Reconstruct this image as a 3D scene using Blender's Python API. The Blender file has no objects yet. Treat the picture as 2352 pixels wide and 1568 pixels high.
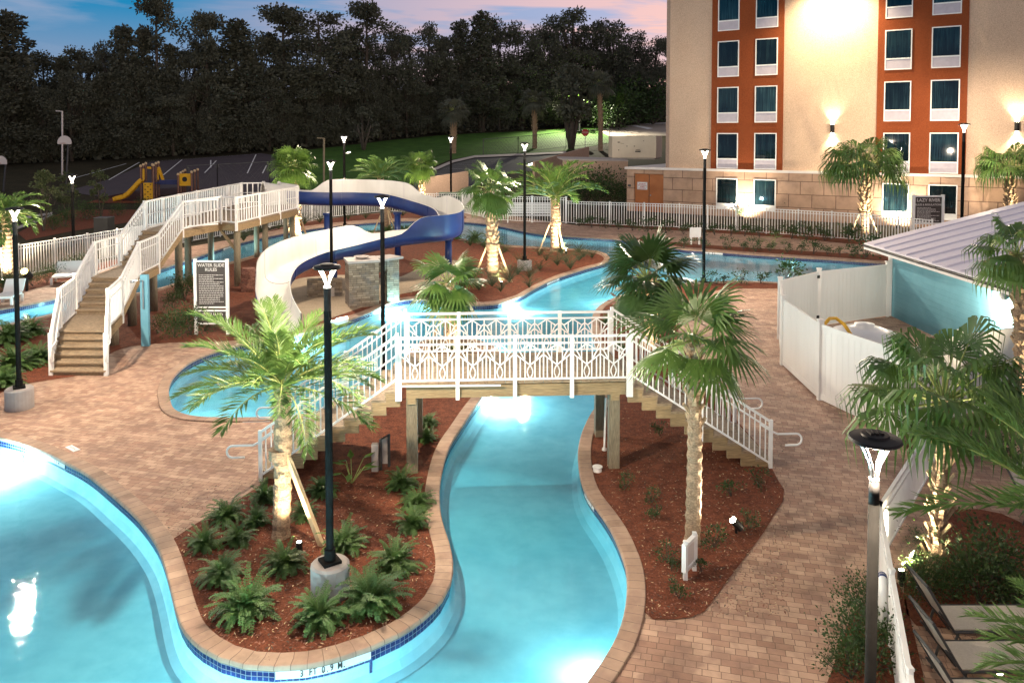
import bpy, math, random
from mathutils import Vector, Matrix
from mathutils.geometry import tessellate_polygon
rng = random.Random(7)
SC = bpy.context.scene
COL = SC.collection
R = math.radians
H = 6.6; F = 1800.0; CX = 1176.0; PITCH = R(2.4); HZ = 313.0
YP = HZ + F*math.tan(PITCH)
SLOPE = 0.12; Y0 = 70.0

# ------------------------------------------------------------------ camera
cd = bpy.data.cameras.new('camera'); cam = bpy.data.objects.new('camera', cd); COL.objects.link(cam)
cam.location = (0, 0, H); cam.rotation_euler = (R(90)-PITCH, 0, 0)
cd.sensor_width = 36; cd.lens = 36*F/2352; cd.shift_y = -(784-YP)/2352
cd.clip_start = 0.1; cd.clip_end = 3000
SC.camera = cam

def ray(x, y):
    cx = (x-CX)/F; cy = (YP-y)/F
    return Vector((cx, math.cos(PITCH)+cy*math.sin(PITCH), -math.sin(PITCH)+cy*math.cos(PITCH)))
def G(x, y, z=0.0):
    d = ray(x, y); t = (z-H)/d.z
    return Vector((d.x*t, d.y*t, z))
def P(x, y, Y):
    d = ray(x, y); t = Y/d.y
    return Vector((d.x*t, Y, H+d.z*t))
def terr(Y):
    return max(0.0, SLOPE*(min(Y, 210)-Y0))
def T(x, y, dz=0.0):
    d = ray(x, y)
    if d.z < 0:
        g = G(x, y, dz)
        if g.y < Y0: return g
    t = (H+SLOPE*Y0-dz)/(SLOPE*d.y-d.z)
    return Vector((d.x*t, d.y*t, H+d.z*t))
def pxsize(n, Y): return n*Y/F

# ------------------------------------------------------------------ mesh builder
class MB:
    def __init__(s): s.v = []; s.f = []; s.m = []; s.uv = {}
    def add(s, vs, fs, m=0):
        o = len(s.v); s.v += [tuple(v) for v in vs]
        for f in fs: s.f.append(tuple(i+o for i in f)); s.m.append(m)
        return o
    def hexa(s, c, m=0):   # 4 bottom (ccw) + 4 top
        s.add(c, [(3,2,1,0),(4,5,6,7),(0,1,5,4),(1,2,6,5),(2,3,7,6),(3,0,4,7)], m)
    def box(s, c, size, rz=0.0, m=0):
        c = Vector(c); hx, hy, hz = size[0]/2, size[1]/2, size[2]/2
        ca, sa = math.cos(rz), math.sin(rz)
        q = []
        for z in (-hz, hz):
            for x, y in ((-hx,-hy),(hx,-hy),(hx,hy),(-hx,hy)):
                q.append(c+Vector((x*ca-y*sa, x*sa+y*ca, z)))
        s.hexa(q, m)
    def bar(s, a, b, w, h=None, m=0, up=(0,0,1)):
        a = Vector(a); b = Vector(b); h = h or w
        d = (b-a).normalized(); u = Vector(up)
        if abs(d.dot(u)) > 0.98: u = Vector((0,1,0))
        r = d.cross(u).normalized(); u = r.cross(d)
        r = r*w/2; u = u*h/2
        s.hexa([a-r-u, a+r-u, a+r+u, a-r+u, b-r-u, b+r-u, b+r+u, b-r+u], m)
    def tube(s, pts, rad, n=8, m=0, cap=True):
        pts = [Vector(p) for p in pts]; k = len(pts)
        rr = rad if isinstance(rad, (list, tuple)) else [rad]*k
        o = len(s.v); ref = None
        for i, p in enumerate(pts):
            d = (pts[min(i+1,k-1)]-pts[max(i-1,0)]).normalized()
            if ref is None:
                ref = Vector((1,0,0)) if abs(d.x) < 0.9 else Vector((0,1,0))
            a = (ref-d*ref.dot(d)).normalized(); ref = a; b = d.cross(a)
            for j in range(n):
                t = 2*math.pi*j/n
                s.v.append(tuple(p+(a*math.cos(t)+b*math.sin(t))*rr[i]))
        for i in range(k-1):
            for j in range(n):
                j2 = (j+1) % n
                s.f.append((o+i*n+j, o+i*n+j2, o+(i+1)*n+j2, o+(i+1)*n+j)); s.m.append(m)
        if cap:
            s.f.append(tuple(o+j for j in reversed(range(n)))); s.m.append(m)
            s.f.append(tuple(o+(k-1)*n+j for j in range(n))); s.m.append(m)
    def lathe(s, c, prof, n=20, m=0):
        s.tube_prof(c, prof, n, m)
    def tube_prof(s, c, prof, n, m):
        c = Vector(c); o = len(s.v)
        for r, z in prof:
            for j in range(n):
                t = 2*math.pi*j/n
                s.v.append((c.x+r*math.cos(t), c.y+r*math.sin(t), c.z+z))
        k = len(prof)
        for i in range(k-1):
            for j in range(n):
                j2 = (j+1) % n
                s.f.append((o+i*n+j, o+i*n+j2, o+(i+1)*n+j2, o+(i+1)*n+j)); s.m.append(m)
        if prof[0][0] > 1e-4: s.f.append(tuple(o+j for j in reversed(range(n)))); s.m.append(m)
        if prof[-1][0] > 1e-4: s.f.append(tuple(o+(k-1)*n+j for j in range(n))); s.m.append(m)
    def poly(s, pts, m=0, holes=()):
        loops = [[Vector(p) for p in pts]]+[[Vector(p) for p in h] for h in holes]
        flat = [[Vector((p.x, p.y, 0)) for p in l] for l in loops]
        tri = tessellate_polygon(flat)
        allp = [p for l in loops for p in l]
        fs = []
        for a, b, c in tri:
            n = (Vector(allp[b])-Vector(allp[a])).cross(Vector(allp[c])-Vector(allp[a]))
            fs.append((a,b,c) if n.z > 0 else (a,c,b))
        s.add(allp, fs, m)
    def prism(s, pts, z0, z1, m=0):   # vertical prism of an xy outline (convex or concave)
        n = len(pts)
        p = [Vector((q[0], q[1], 0)) for q in pts]
        area = sum(p[i].x*p[(i+1)%n].y-p[(i+1)%n].x*p[i].y for i in range(n))
        if area < 0: p.reverse()
        s.poly([Vector((q.x,q.y,z1)) for q in p], m)
        o = s.add([(q.x,q.y,z0) for q in p]+[(q.x,q.y,z1) for q in p], [], m)
        for i in range(n):
            j = (i+1) % n
            s.f.append((o+i, o+j, o+n+j, o+n+i)); s.m.append(m)
        o = s.add([(q.x,q.y,z0) for q in p], [])
        s.f.append(tuple(o+i for i in reversed(range(n)))) if n < 5 else None
        if n < 5: s.m.append(m)
    def text(s, txt, size, org, right, up, m=0, ext=0.004, align='CENTER', bold=0.0, sx=1.0):
        cu = bpy.data.curves.new('t', 'FONT'); cu.body = txt; cu.size = size
        cu.align_x = align; cu.align_y = 'CENTER'; cu.extrude = 0; cu.resolution_u = 3; cu.offset = bold*size
        ob = bpy.data.objects.new('t', cu); COL.objects.link(ob)
        dg = bpy.context.evaluated_depsgraph_get()
        me = ob.evaluated_get(dg).to_mesh()
        org = Vector(org); right = Vector(right).normalized(); up = Vector(up).normalized()
        nn = right.cross(up)
        vs = [org+right*v.co.x*sx+up*v.co.y+nn*ext for v in me.vertices]
        s.add(vs, [tuple(p.vertices) for p in me.polygons], m)
        ob.evaluated_get(dg).to_mesh_clear()
        bpy.data.objects.remove(ob); bpy.data.curves.remove(cu)
    def build(s, name, mats, parent=None, smooth=False, origin=None, uvs=None):
        me = bpy.data.meshes.new(name)
        o = Vector(origin) if origin is not None else (world_loc(parent) if parent else Vector((0,0,0)))
        me.from_pydata([tuple(Vector(v)-o) for v in s.v], [], s.f)
        if not isinstance(mats, (list, tuple)): mats = [mats]
        for m in mats: me.materials.append(m)
        if len(mats) > 1:
            me.polygons.foreach_set('material_index', s.m)
        if smooth: me.polygons.foreach_set('use_smooth', [True]*len(me.polygons))
        if uvs:
            l = me.uv_layers.new(name='UVMap')
            for lp in me.loops: l.data[lp.index].uv = uvs[lp.vertex_index]
        me.update()
        ob = bpy.data.objects.new(name, me); COL.objects.link(ob)
        if parent: ob.parent = parent
        LOC[ob.name] = o
        return ob
LOC = {}
def world_loc(o): return LOC.get(o.name, Vector((0,0,0)))
def thing(name, label, cat, loc=(0,0,0), group=None):
    o = bpy.data.objects.new(name, None); COL.objects.link(o); o.empty_display_size = 0.2
    o.location = loc; LOC[o.name] = Vector(loc)
    o['label'] = label; o['category'] = cat
    if group: o['group'] = group
    return o
def tag(o, label, cat, group=None):
    o['label'] = label; o['category'] = cat
    if group: o['group'] = group
    return o
def struct(o): o['kind'] = 'structure'; return o
def copy_tree(o, loc, rz=0.0, sc=1.0, label=None, par=None):
    c = o.copy(); COL.objects.link(c); c.parent = par
    if par is None:
        c.location = loc; c.rotation_euler = (0,0,rz); c.scale = (sc,sc,sc) if not isinstance(sc, tuple) else sc
        LOC[c.name] = Vector(loc)
        if label: c['label'] = label
    for ch in list(o.children): copy_tree(ch, None, par=c)
    return c
KL = {'lamp_bulb': 5.3, 'uplight_spot': 4.0, 'pool_bulb': 1.7, 'sconce_spot': 5.0, 'wash_spot': 4.5, 'bullet_spot': 3.6, 'lot_spot': 7.0, 'shed_bulb': 3.2}
def light(name, kind, loc, power, color, parent=None, radius=0.1, direction=None, angle=60, blend=0.6):
    l = bpy.data.lights.new(name, kind); l.energy = power*KL.get(name, 1.0); l.color = color
    l.shadow_soft_size = 0.2 if name == 'pool_bulb' else radius
    ob = bpy.data.objects.new(name, l); COL.objects.link(ob)
    o = world_loc(parent) if parent else Vector((0,0,0))
    ob.location = Vector(loc)-o
    if kind == 'SPOT':
        l.spot_size = R(angle); l.spot_blend = blend
        ob.rotation_euler = Vector(direction).to_track_quat('-Z', 'Y').to_euler()
    if parent: ob.parent = parent
    return ob

# ------------------------------------------------------------------ materials
MAT = {}
def new_mat(name):
    m = bpy.data.materials.new(name); m.use_nodes = True; MAT[name] = m
    nt = m.node_tree; return m, nt, nt.nodes['Principled BSDF']
def N(nt, t, **kw):
    n = nt.nodes.new(t)
    for k, v in kw.items(): setattr(n, k, v)
    return n
def coords(nt, a=None, b=None, kind='Object'):
    tc = N(nt, 'ShaderNodeTexCoord')
    if a is None: return tc.outputs[kind]
    cb = N(nt, 'ShaderNodeCombineXYZ')
    for i, ax in enumerate((a, b)):
        dt = N(nt, 'ShaderNodeVectorMath', operation='DOT_PRODUCT'); dt.inputs[1].default_value = ax
        nt.links.new(tc.outputs[kind], dt.inputs[0]); nt.links.new(dt.outputs['Value'], cb.inputs[i])
    return cb.outputs[0]
def ramp(nt, fac, stops):
    r = N(nt, 'ShaderNodeValToRGB'); e = r.color_ramp.elements
    while len(e) > 1: e.remove(e[0])
    e[0].position = stops[0][0]; e[0].color = (*stops[0][1], 1)
    for p, c in stops[1:]:
        q = e.new(p); q.color = (*c, 1)
    nt.links.new(fac, r.inputs[0]); return r.outputs[0]
def mixc(nt, f, a, b, mode='MIX'):
    x = N(nt, 'ShaderNodeMix', data_type='RGBA', blend_type=mode)
    for s, v in ((x.inputs[0], f), (x.inputs[6], a), (x.inputs[7], b)):
        if hasattr(v, 'links'): nt.links.new(v, s)
        elif isinstance(v, (int, float)): s.default_value = v
        else: s.default_value = (*v, 1)
    return x.outputs[2]
def noise(nt, vec, scale, detail=5, rough=0.6, dist=0.0):
    n = N(nt, 'ShaderNodeTexNoise'); n.inputs['Scale'].default_value = scale
    n.inputs['Detail'].default_value = detail; n.inputs['Roughness'].default_value = rough; n.inputs['Distortion'].default_value = dist
    if vec is not None: nt.links.new(vec, n.inputs['Vector'])
    return n.outputs['Fac']
def bump(nt, bs, h, strength=0.4, dist=0.02):
    b = N(nt, 'ShaderNodeBump'); b.inputs['Strength'].default_value = strength; b.inputs['Distance'].default_value = dist
    nt.links.new(h, b.inputs['Height']); nt.links.new(b.outputs[0], bs.inputs['Normal'])
def stretch(nt, vec, s):
    m = N(nt, 'ShaderNodeMapping'); m.inputs['Scale'].default_value = s; nt.links.new(vec, m.inputs['Vector']); return m.outputs[0]
def mat_noise(name, c1, c2, scale=5, rough=0.7, bmp=0.0, bd=0.02, st=None, metallic=0.0, lo=0.35, hi=0.65, spec=0.5, fine=None):
    m, nt, bs = new_mat(name); v = coords(nt)
    if st: v = stretch(nt, v, st)
    n = noise(nt, v, scale)
    c = ramp(nt, n, [(lo, c1), (hi, c2)])
    if fine:
        n2 = noise(nt, v, fine, 3); c = mixc(nt, 0.5, c, ramp(nt, n2, [(0.3, tuple(x*0.5 for x in c1)), (0.7, tuple(min(1, x*1.35) for x in c2))]))
    nt.links.new(c, bs.inputs['Base Color']); bs.inputs['Roughness'].default_value = rough
    bs.inputs['Metallic'].default_value = metallic; bs.inputs['Specular IOR Level'].default_value = spec
    if bmp: bump(nt, bs, noise(nt, v, fine or scale*4), bmp, bd)
    return m
def mat_brick(name, c1, c2, mortar, bw, bh, ms, a=(1,0,0), b=(0,1,0), rough=0.75, off=0.5, kind='Object', var=None, bmp=0.5, bias=0.0, c3=None, sq=(1.0,2), spec=0.4):
    m, nt, bs = new_mat(name); v = coords(nt, a, b, kind) if kind == 'Object' else coords(nt, kind='UV')
    k = N(nt, 'ShaderNodeTexBrick'); nt.links.new(v, k.inputs['Vector'])
    k.inputs['Scale'].default_value = 1; k.inputs['Brick Width'].default_value = bw; k.inputs['Row Height'].default_value = bh
    k.inputs['Mortar Size'].default_value = ms; k.inputs['Mortar Smooth'].default_value = 0.3; k.inputs['Bias'].default_value = bias
    k.inputs['Color1'].default_value = (*c1,1); k.inputs['Color2'].default_value = (*c2,1); k.inputs['Mortar'].default_value = (*mortar,1)
    k.offset = off; k.squash = sq[0]; k.squash_frequency = sq[1]
    c = k.outputs['Color']
    if c3:
        n3 = noise(nt, v, 1.1/bw*0.45, 2)
        c = mixc(nt, ramp(nt, n3, [(0.50,(0,0,0)),(0.62,(1,1,1))]), c, mixc(nt, 0.55, c, c3))
    if var:
        n = noise(nt, v, var, 7, 0.7); c = mixc(nt, 1.0, c, ramp(nt, n, [(0.3,(0.62,0.61,0.60)),(0.5,(0.95,0.94,0.93)),(0.7,(1.15,1.13,1.10))]), 'MULTIPLY')
    nt.links.new(c, bs.inputs['Base Color']); bs.inputs['Roughness'].default_value = rough; bs.inputs['Specular IOR Level'].default_value = spec
    if bmp:
        i = N(nt, 'ShaderNodeMath', operation='SUBTRACT'); i.inputs[0].default_value = 1; nt.links.new(k.outputs['Fac'], i.inputs[1])
        ad = N(nt, 'ShaderNodeMath', operation='ADD'); nt.links.new(i.outputs[0], ad.inputs[0])
        ml = N(nt, 'ShaderNodeMath', operation='MULTIPLY'); ml.inputs[1].default_value = 0.4; nt.links.new(noise(nt, v, 14/bw*0.1+8), ml.inputs[0]); nt.links.new(ml.outputs[0], ad.inputs[1])
        bump(nt, bs, ad.outputs[0], bmp, 0.012)
    return m
def mat_leaf(name, c1, c2, rough=0.5, trans=0.35, scale=1.2):
    m, nt, bs = new_mat(name); v = coords(nt)
    n = noise(nt, v, scale, 3); c = ramp(nt, n, [(0.35, c1), (0.65, c2)])
    nt.links.new(c, bs.inputs['Base Color']); bs.inputs['Roughness'].default_value = rough
    tr = N(nt, 'ShaderNodeBsdfTranslucent'); nt.links.new(c, tr.inputs[0])
    mx = N(nt, 'ShaderNodeMixShader'); mx.inputs[0].default_value = trans
    nt.links.new(bs.outputs[0], mx.inputs[1]); nt.links.new(tr.outputs[0], mx.inputs[2])
    nt.links.new(mx.outputs[0], nt.nodes['Material Output'].inputs[0]); return m
def mat_emit(name, col, s):
    m, nt, bs = new_mat(name); bs.inputs['Base Color'].default_value = (*col,1)
    bs.inputs['Emission Color'].default_value = (*col,1); bs.inputs['Emission Strength'].default_value = s; return m

FA = (0.8369, -0.5473, 0.0); FN = (-0.5473, -0.8369, 0.0)
pa = R(-14)
mat_brick('paver', (0.33,0.195,0.14), (0.50,0.345,0.25), (0.17,0.11,0.08), 0.23, 0.125, 0.005, (math.cos(pa),math.sin(pa),0), (-math.sin(pa),math.cos(pa),0), var=0.9, c3=(0.23,0.14,0.11), rough=0.8, bmp=0.6, sq=(0.6,3))
mat_brick('coping', (0.32,0.215,0.155), (0.40,0.285,0.21), (0.16,0.11,0.085), 0.20, 5.0, 0.006, kind='UV', var=1.5, off=0.0, c3=(0.28,0.18,0.14), bmp=0.4)
mat_brick('navy_tile', (0.012,0.014,0.075), (0.02,0.03,0.13), (0.25,0.27,0.33), 0.075, 0.062, 0.004, kind='UV', off=0.0, rough=0.2, bmp=0.2)
mat_noise('mulch', (0.062,0.022,0.013), (0.215,0.068,0.035), 5, 0.95, 0.9, 0.03, fine=38, spec=0.2)
mat_noise('grass', (0.022,0.06,0.01), (0.06,0.14,0.02), 0.6, 0.9, 0.6, 0.04, fine=14, spec=0.2)
mat_noise('forest_floor', (0.02,0.02,0.012), (0.05,0.042,0.025), 0.5, 0.95, 0.5, 0.05, fine=6, spec=0.1)
mat_noise('asphalt', (0.035,0.035,0.04), (0.055,0.055,0.06), 1.2, 0.9, 0.3, 0.01, fine=60)
mat_noise('court', (0.045,0.035,0.045), (0.065,0.05,0.06), 0.7, 0.9, 0.2, 0.01, fine=40)
mat_noise('road_light', (0.24,0.2,0.17), (0.33,0.28,0.24), 0.5, 0.9, 0.2, 0.01, fine=20)
mat_noise('concrete', (0.34,0.30,0.28), (0.40,0.36,0.335), 3, 0.85, 0.08, 0.01)
mat_noise('sandy_concrete', (0.24,0.18,0.12), (0.33,0.26,0.18), 2, 0.85, 0.2, 0.01, fine=30)
mat_noise('line_paint', (0.6,0.6,0.6), (0.75,0.75,0.75), 3, 0.8)
mat_noise('plaster', (0.34,0.635,0.74), (0.46,0.745,0.825), 2.2, 0.8, lo=0.36, hi=0.64)
mat_noise('white_paint', (0.74,0.74,0.73), (0.82,0.82,0.81), 3, 0.35)
mat_noise('vinyl', (0.76,0.75,0.72), (0.83,0.82,0.79), 1.2, 0.35, st=(1,1,0.2))
mat_noise('black_metal', (0.010,0.009,0.009), (0.016,0.014,0.013), 6, 0.55, spec=0.25)
mat_noise('steel', (0.3,0.3,0.31), (0.4,0.4,0.41), 6, 0.35, metallic=0.8)
mat_noise('pole_black', (0.008,0.0075,0.007), (0.013,0.012,0.011), 6, 0.8, spec=0.05)
mat_noise('dark_metal', (0.03,0.03,0.032), (0.05,0.05,0.05), 5, 0.5)
mat_noise('wood', (0.20,0.145,0.09), (0.32,0.24,0.155), 3, 0.75, 0.4, 0.01, st=(1,1,6), fine=12)
mat_noise('wood_beam', (0.19,0.13,0.065), (0.33,0.235,0.125), 2.2, 0.75, 0.4, 0.01, st=(0.6,3,9), fine=9)
mat_noise('wood_post', (0.13,0.11,0.075), (0.22,0.18,0.12), 3, 0.85, 0.5, 0.01, st=(7,7,0.6), fine=12)
mat_noise('stake_wood', (0.42,0.30,0.17), (0.58,0.44,0.27), 3, 0.8, st=(5,5,1))
mat_noise('bark', (0.20,0.13,0.08), (0.40,0.28,0.18), 9, 0.9, 0.9, 0.04, st=(1,1,1.6), fine=26)
mat_noise('boot', (0.22,0.15,0.09), (0.46,0.33,0.2), 7, 0.9, 0.6, 0.02, fine=24)
mat_noise('dark_bark', (0.05,0.04,0.03), (0.10,0.085,0.07), 4, 0.95, 0.6, 0.03, st=(2,2,0.5))
mat_noise('petiole', (0.20,0.25,0.06), (0.32,0.36,0.12), 2, 0.6)
mat_leaf('feather_leaf', (0.065,0.13,0.027), (0.13,0.22,0.055), 0.45, 0.3)
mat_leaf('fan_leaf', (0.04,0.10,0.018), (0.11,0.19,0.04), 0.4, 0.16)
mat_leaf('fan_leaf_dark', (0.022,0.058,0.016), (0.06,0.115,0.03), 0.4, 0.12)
mat_leaf('shrub_leaf', (0.018,0.05,0.012), (0.05,0.105,0.025), 0.5, 0.25, 3)
mat_leaf('hedge_leaf', (0.02,0.05,0.012), (0.05,0.095,0.02), 0.55, 0.25, 3)
mat_leaf('fern_leaf', (0.05,0.11,0.028), (0.115,0.21,0.055), 0.5, 0.3, 3)
mat_leaf('bright_leaf', (0.07,0.14,0.02), (0.14,0.24,0.05), 0.5, 0.35, 1)
mat_leaf('grassy_leaf', (0.05,0.075,0.03), (0.10,0.12,0.05), 0.6, 0.3, 2)
mat_leaf('forest_leaf', (0.062,0.068,0.046), (0.105,0.112,0.076), 0.7, 0.2, 0.35)
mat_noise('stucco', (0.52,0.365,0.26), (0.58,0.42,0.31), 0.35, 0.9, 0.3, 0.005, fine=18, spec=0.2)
mat_noise('stucco_dark', (0.36,0.25,0.20), (0.42,0.30,0.24), 0.5, 0.9, 0.3, 0.005, fine=18, spec=0.2)  # darker, pinker stucco for the corner pier
mat_noise('orange_stucco', (0.20,0.046,0.014), (0.245,0.060,0.019), 0.4, 0.9, 0.3, 0.005, fine=18, spec=0.2)
mat_brick('block_wall', (0.42,0.28,0.20), (0.49,0.335,0.245), (0.19,0.12,0.09), 1.75, 1.02, 0.035, FA, (0,0,1), var=0.7, rough=0.9, bmp=0.6)
mat_noise('trim', (0.62,0.57,0.54), (0.70,0.65,0.62), 1, 0.7)
mat_noise('vent_panel', (0.42,0.38,0.44), (0.48,0.44,0.50), 3, 0.55)
mat_noise('tan_wall', (0.36,0.25,0.18), (0.43,0.30,0.22), 0.6, 0.9, 0.2, 0.005, fine=15)
mat_noise('door_orange', (0.33,0.10,0.02), (0.38,0.125,0.03), 1.5, 0.5)
mat_noise('generator_paint', (0.55,0.47,0.36), (0.60,0.52,0.40), 1, 0.5)
mat_noise('slide_white', (0.58,0.57,0.535), (0.68,0.67,0.635), 1.4, 0.3, st=(1,1,0.25))
mat_noise('slide_blue', (0.009,0.026,0.12), (0.014,0.038,0.165), 1.2, 0.3)
mat_noise('blue_post', (0.10,0.28,0.38), (0.14,0.34,0.44), 2, 0.5)
mat_brick('stacked_stone', (0.17,0.13,0.095), (0.34,0.275,0.205), (0.05,0.04,0.03), 0.34, 0.085, 0.006, (0.92,0.39,0), (0,0,1), var=5, c3=(0.16,0.15,0.15), rough=0.9, bmp=0.9, sq=(0.7,3))
mat_noise('red_rock', (0.16,0.065,0.045), (0.30,0.14,0.10), 5, 0.9, 0.6, 0.02, fine=20)
mat_noise('sign_brown', (0.035,0.028,0.026), (0.05,0.04,0.037), 2, 0.5)
mat_noise('sign_text', (0.5,0.48,0.46), (0.55,0.53,0.5), 2, 0.6)
mat_noise('black_paint', (0.01,0.01,0.012), (0.015,0.015,0.017), 2, 0.5)
mat_noise('red_paint', (0.45,0.02,0.025), (0.5,0.03,0.03), 2, 0.5)
mat_noise('yellow_plastic', (0.62,0.33,0.01), (0.7,0.40,0.02), 2, 0.4)
mat_noise('brown_metal', (0.10,0.035,0.02), (0.13,0.05,0.03), 2, 0.45)
mat_noise('blue_plastic', (0.02,0.03,0.10), (0.03,0.04,0.14), 2, 0.5)
mat_noise('sling', (0.50,0.44,0.37), (0.57,0.51,0.44), 40, 0.8)
mat_noise('green_box', (0.04,0.075,0.045), (0.05,0.09,0.055), 2, 0.6)
mat_noise('roof_metal', (0.64,0.60,0.68), (0.70,0.66,0.73), 0.8, 0.45)
mat_noise('bare_dark', (0.012,0.012,0.012), (0.02,0.02,0.02), 2, 0.8)
mat_noise('ring_white', (0.72,0.72,0.7), (0.8,0.8,0.78), 3, 0.5)
mat_noise('chain_wire', (0.05,0.055,0.055), (0.09,0.095,0.095), 3, 0.6)
def siding():
    m, nt, bs = new_mat('blue_siding'); v = coords(nt)
    sp = N(nt, 'ShaderNodeSeparateXYZ'); nt.links.new(v, sp.inputs[0])
    md = N(nt, 'ShaderNodeMath', operation='MODULO'); md.inputs[1].default_value = 0.17
    ad = N(nt, 'ShaderNodeMath', operation='ADD'); ad.inputs[1].default_value = 5; nt.links.new(sp.outputs[2], ad.inputs[0]); nt.links.new(ad.outputs[0], md.inputs[0])
    c = ramp(nt, noise(nt, v, 1.5), [(0.35,(0.13,0.36,0.46)),(0.65,(0.16,0.41,0.51))])
    nt.links.new(c, bs.inputs['Base Color']); bs.inputs['Roughness'].default_value = 0.55
    bump(nt, bs, md.outputs[0], 0.9, 0.25)
siding()
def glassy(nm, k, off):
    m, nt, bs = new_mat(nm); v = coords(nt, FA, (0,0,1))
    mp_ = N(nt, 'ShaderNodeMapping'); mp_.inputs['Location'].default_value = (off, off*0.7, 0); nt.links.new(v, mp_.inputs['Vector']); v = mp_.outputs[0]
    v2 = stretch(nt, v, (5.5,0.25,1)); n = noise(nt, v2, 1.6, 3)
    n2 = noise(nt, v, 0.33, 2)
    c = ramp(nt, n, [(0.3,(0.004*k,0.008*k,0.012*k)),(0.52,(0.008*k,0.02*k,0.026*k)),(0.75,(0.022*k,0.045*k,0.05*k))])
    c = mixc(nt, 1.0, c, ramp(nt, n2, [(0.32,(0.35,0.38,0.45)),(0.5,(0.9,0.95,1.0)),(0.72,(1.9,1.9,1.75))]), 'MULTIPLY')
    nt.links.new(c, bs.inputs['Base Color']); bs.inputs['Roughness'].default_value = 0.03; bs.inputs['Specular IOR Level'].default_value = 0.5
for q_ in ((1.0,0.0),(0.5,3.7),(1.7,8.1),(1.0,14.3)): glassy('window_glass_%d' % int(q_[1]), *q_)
def water_mat():
    m, nt, bs = new_mat('pool_water'); nt.nodes.remove(bs); v = coords(nt)
    nz = noise(nt, stretch(nt, v, (1.0,1.5,1)), 5.5, 4, 0.55, 0.4)
    b = N(nt, 'ShaderNodeBump'); b.inputs['Strength'].default_value = 0.13; b.inputs['Distance'].default_value = 0.03; nt.links.new(nz, b.inputs['Height'])
    fr = N(nt, 'ShaderNodeFresnel'); fr.inputs['IOR'].default_value = 1.33; nt.links.new(b.outputs[0], fr.inputs['Normal'])
    tr = N(nt, 'ShaderNodeBsdfTransparent')
    c = ramp(nt, noise(nt, v, 0.35, 4), [(0.35,(0.36,0.78,0.91)),(0.65,(0.48,0.86,0.95))])
    nt.links.new(c, tr.inputs[0])
    gl = N(nt, 'ShaderNodeBsdfGlossy'); gl.inputs['Roughness'].default_value = 0.025; nt.links.new(b.outputs[0], gl.inputs['Normal'])
    df = N(nt, 'ShaderNodeBsdfDiffuse'); df.inputs[0].default_value = (0.40,0.70,0.76,1)
    m0 = N(nt, 'ShaderNodeMixShader'); m0.inputs[0].default_value = 0.07; nt.links.new(tr.outputs[0], m0.inputs[1]); nt.links.new(df.outputs[0], m0.inputs[2]); tr = m0
    mx = N(nt, 'ShaderNodeMixShader'); nt.links.new(fr.outputs[0], mx.inputs[0]); nt.links.new(tr.outputs[0], mx.inputs[1]); nt.links.new(gl.outputs[0], mx.inputs[2])
    nt.links.new(mx.outputs[0], nt.nodes['Material Output'].inputs[0])
water_mat()
WARM = (1.0, 0.80, 0.58); LAMPC = (1.0, 0.83, 0.63)
mat_emit('lamp_glow', (1.0,0.92,0.80), 3.2)
mat_emit('lens_glow', (1.0,0.88,0.62), 60)
mat_emit('yellow_glow', (1.0,0.80,0.25), 10)
mat_emit('pool_lens', (0.9,1.0,1.0), 40)
M = MAT

# ------------------------------------------------------------------ world
w = bpy.data.worlds.new('World'); SC.world = w; w.use_nodes = True
nt = w.node_tree; bg = nt.nodes['Background']
tc = N(nt, 'ShaderNodeTexCoord'); sp = N(nt, 'ShaderNodeSeparateXYZ'); nt.links.new(tc.outputs['Generated'], sp.inputs[0])
sky = N(nt, 'ShaderNodeTexSky', sky_type='NISHITA'); sky.sun_disc = False; sky.sun_elevation = R(1.5); sky.sun_rotation = R(35)
sky.ozone_density = 3.0
def mathn(op, a, b=None, c=None):
    m = N(nt, 'ShaderNodeMath', operation=op)
    for i, q in enumerate((a, b, c)):
        if q is None: continue
        if hasattr(q, 'links'): nt.links.new(q, m.inputs[i])
        else: m.inputs[i].default_value = q
    return m.outputs[0]
el = sp.outputs[2]; az = sp.outputs[0]
warm = N(nt, 'ShaderNodeMapRange'); warm.inputs[1].default_value = -0.42; warm.inputs[2].default_value = 0.22; nt.links.new(az, warm.inputs[0])
high = N(nt, 'ShaderNodeMapRange'); high.inputs[1].default_value = 0.20; high.inputs[2].default_value = 0.40; nt.links.new(el, high.inputs[0])
low = mixc(nt, warm.outputs[0], (0.17,0.26,0.42), (0.80,0.50,0.48))
mid = mixc(nt, warm.outputs[0], (0.0,0.195,0.41), (0.42,0.42,0.60))
elr = N(nt, 'ShaderNodeMapRange'); elr.inputs[1].default_value = 0.085; elr.inputs[2].default_value = 0.15; nt.links.new(el, elr.inputs[0])
base = mixc(nt, elr.outputs[0], low, mid)
cv = stretch(nt, tc.outputs['Generated'], (2.2,2.2,15)); cn = noise(nt, cv, 1.7, 6, 0.55, 0.3)
cm = N(nt, 'ShaderNodeMapRange'); cm.inputs[1].default_value = 0.50; cm.inputs[2].default_value = 0.66; nt.links.new(cn, cm.inputs[0])
cloudc = mixc(nt, warm.outputs[0], (0.20,0.29,0.45), (0.27,0.31,0.52))
base = mixc(nt, cm.outputs[0], base, cloudc)
cn2 = noise(nt, stretch(nt, tc.outputs['Generated'], (3,3,26)), 1.3, 5, 0.55, 0.4)
cm2 = N(nt, 'ShaderNodeMapRange'); cm2.inputs[1].default_value = 0.47; cm2.inputs[2].default_value = 0.58; nt.links.new(cn2, cm2.inputs[0])
pk = mathn('MULTIPLY', cm2.outputs[0], warm.outputs[0])
base = mixc(nt, mathn('MULTIPLY', pk, 0.7), base, (1.0,0.52,0.38))
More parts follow.
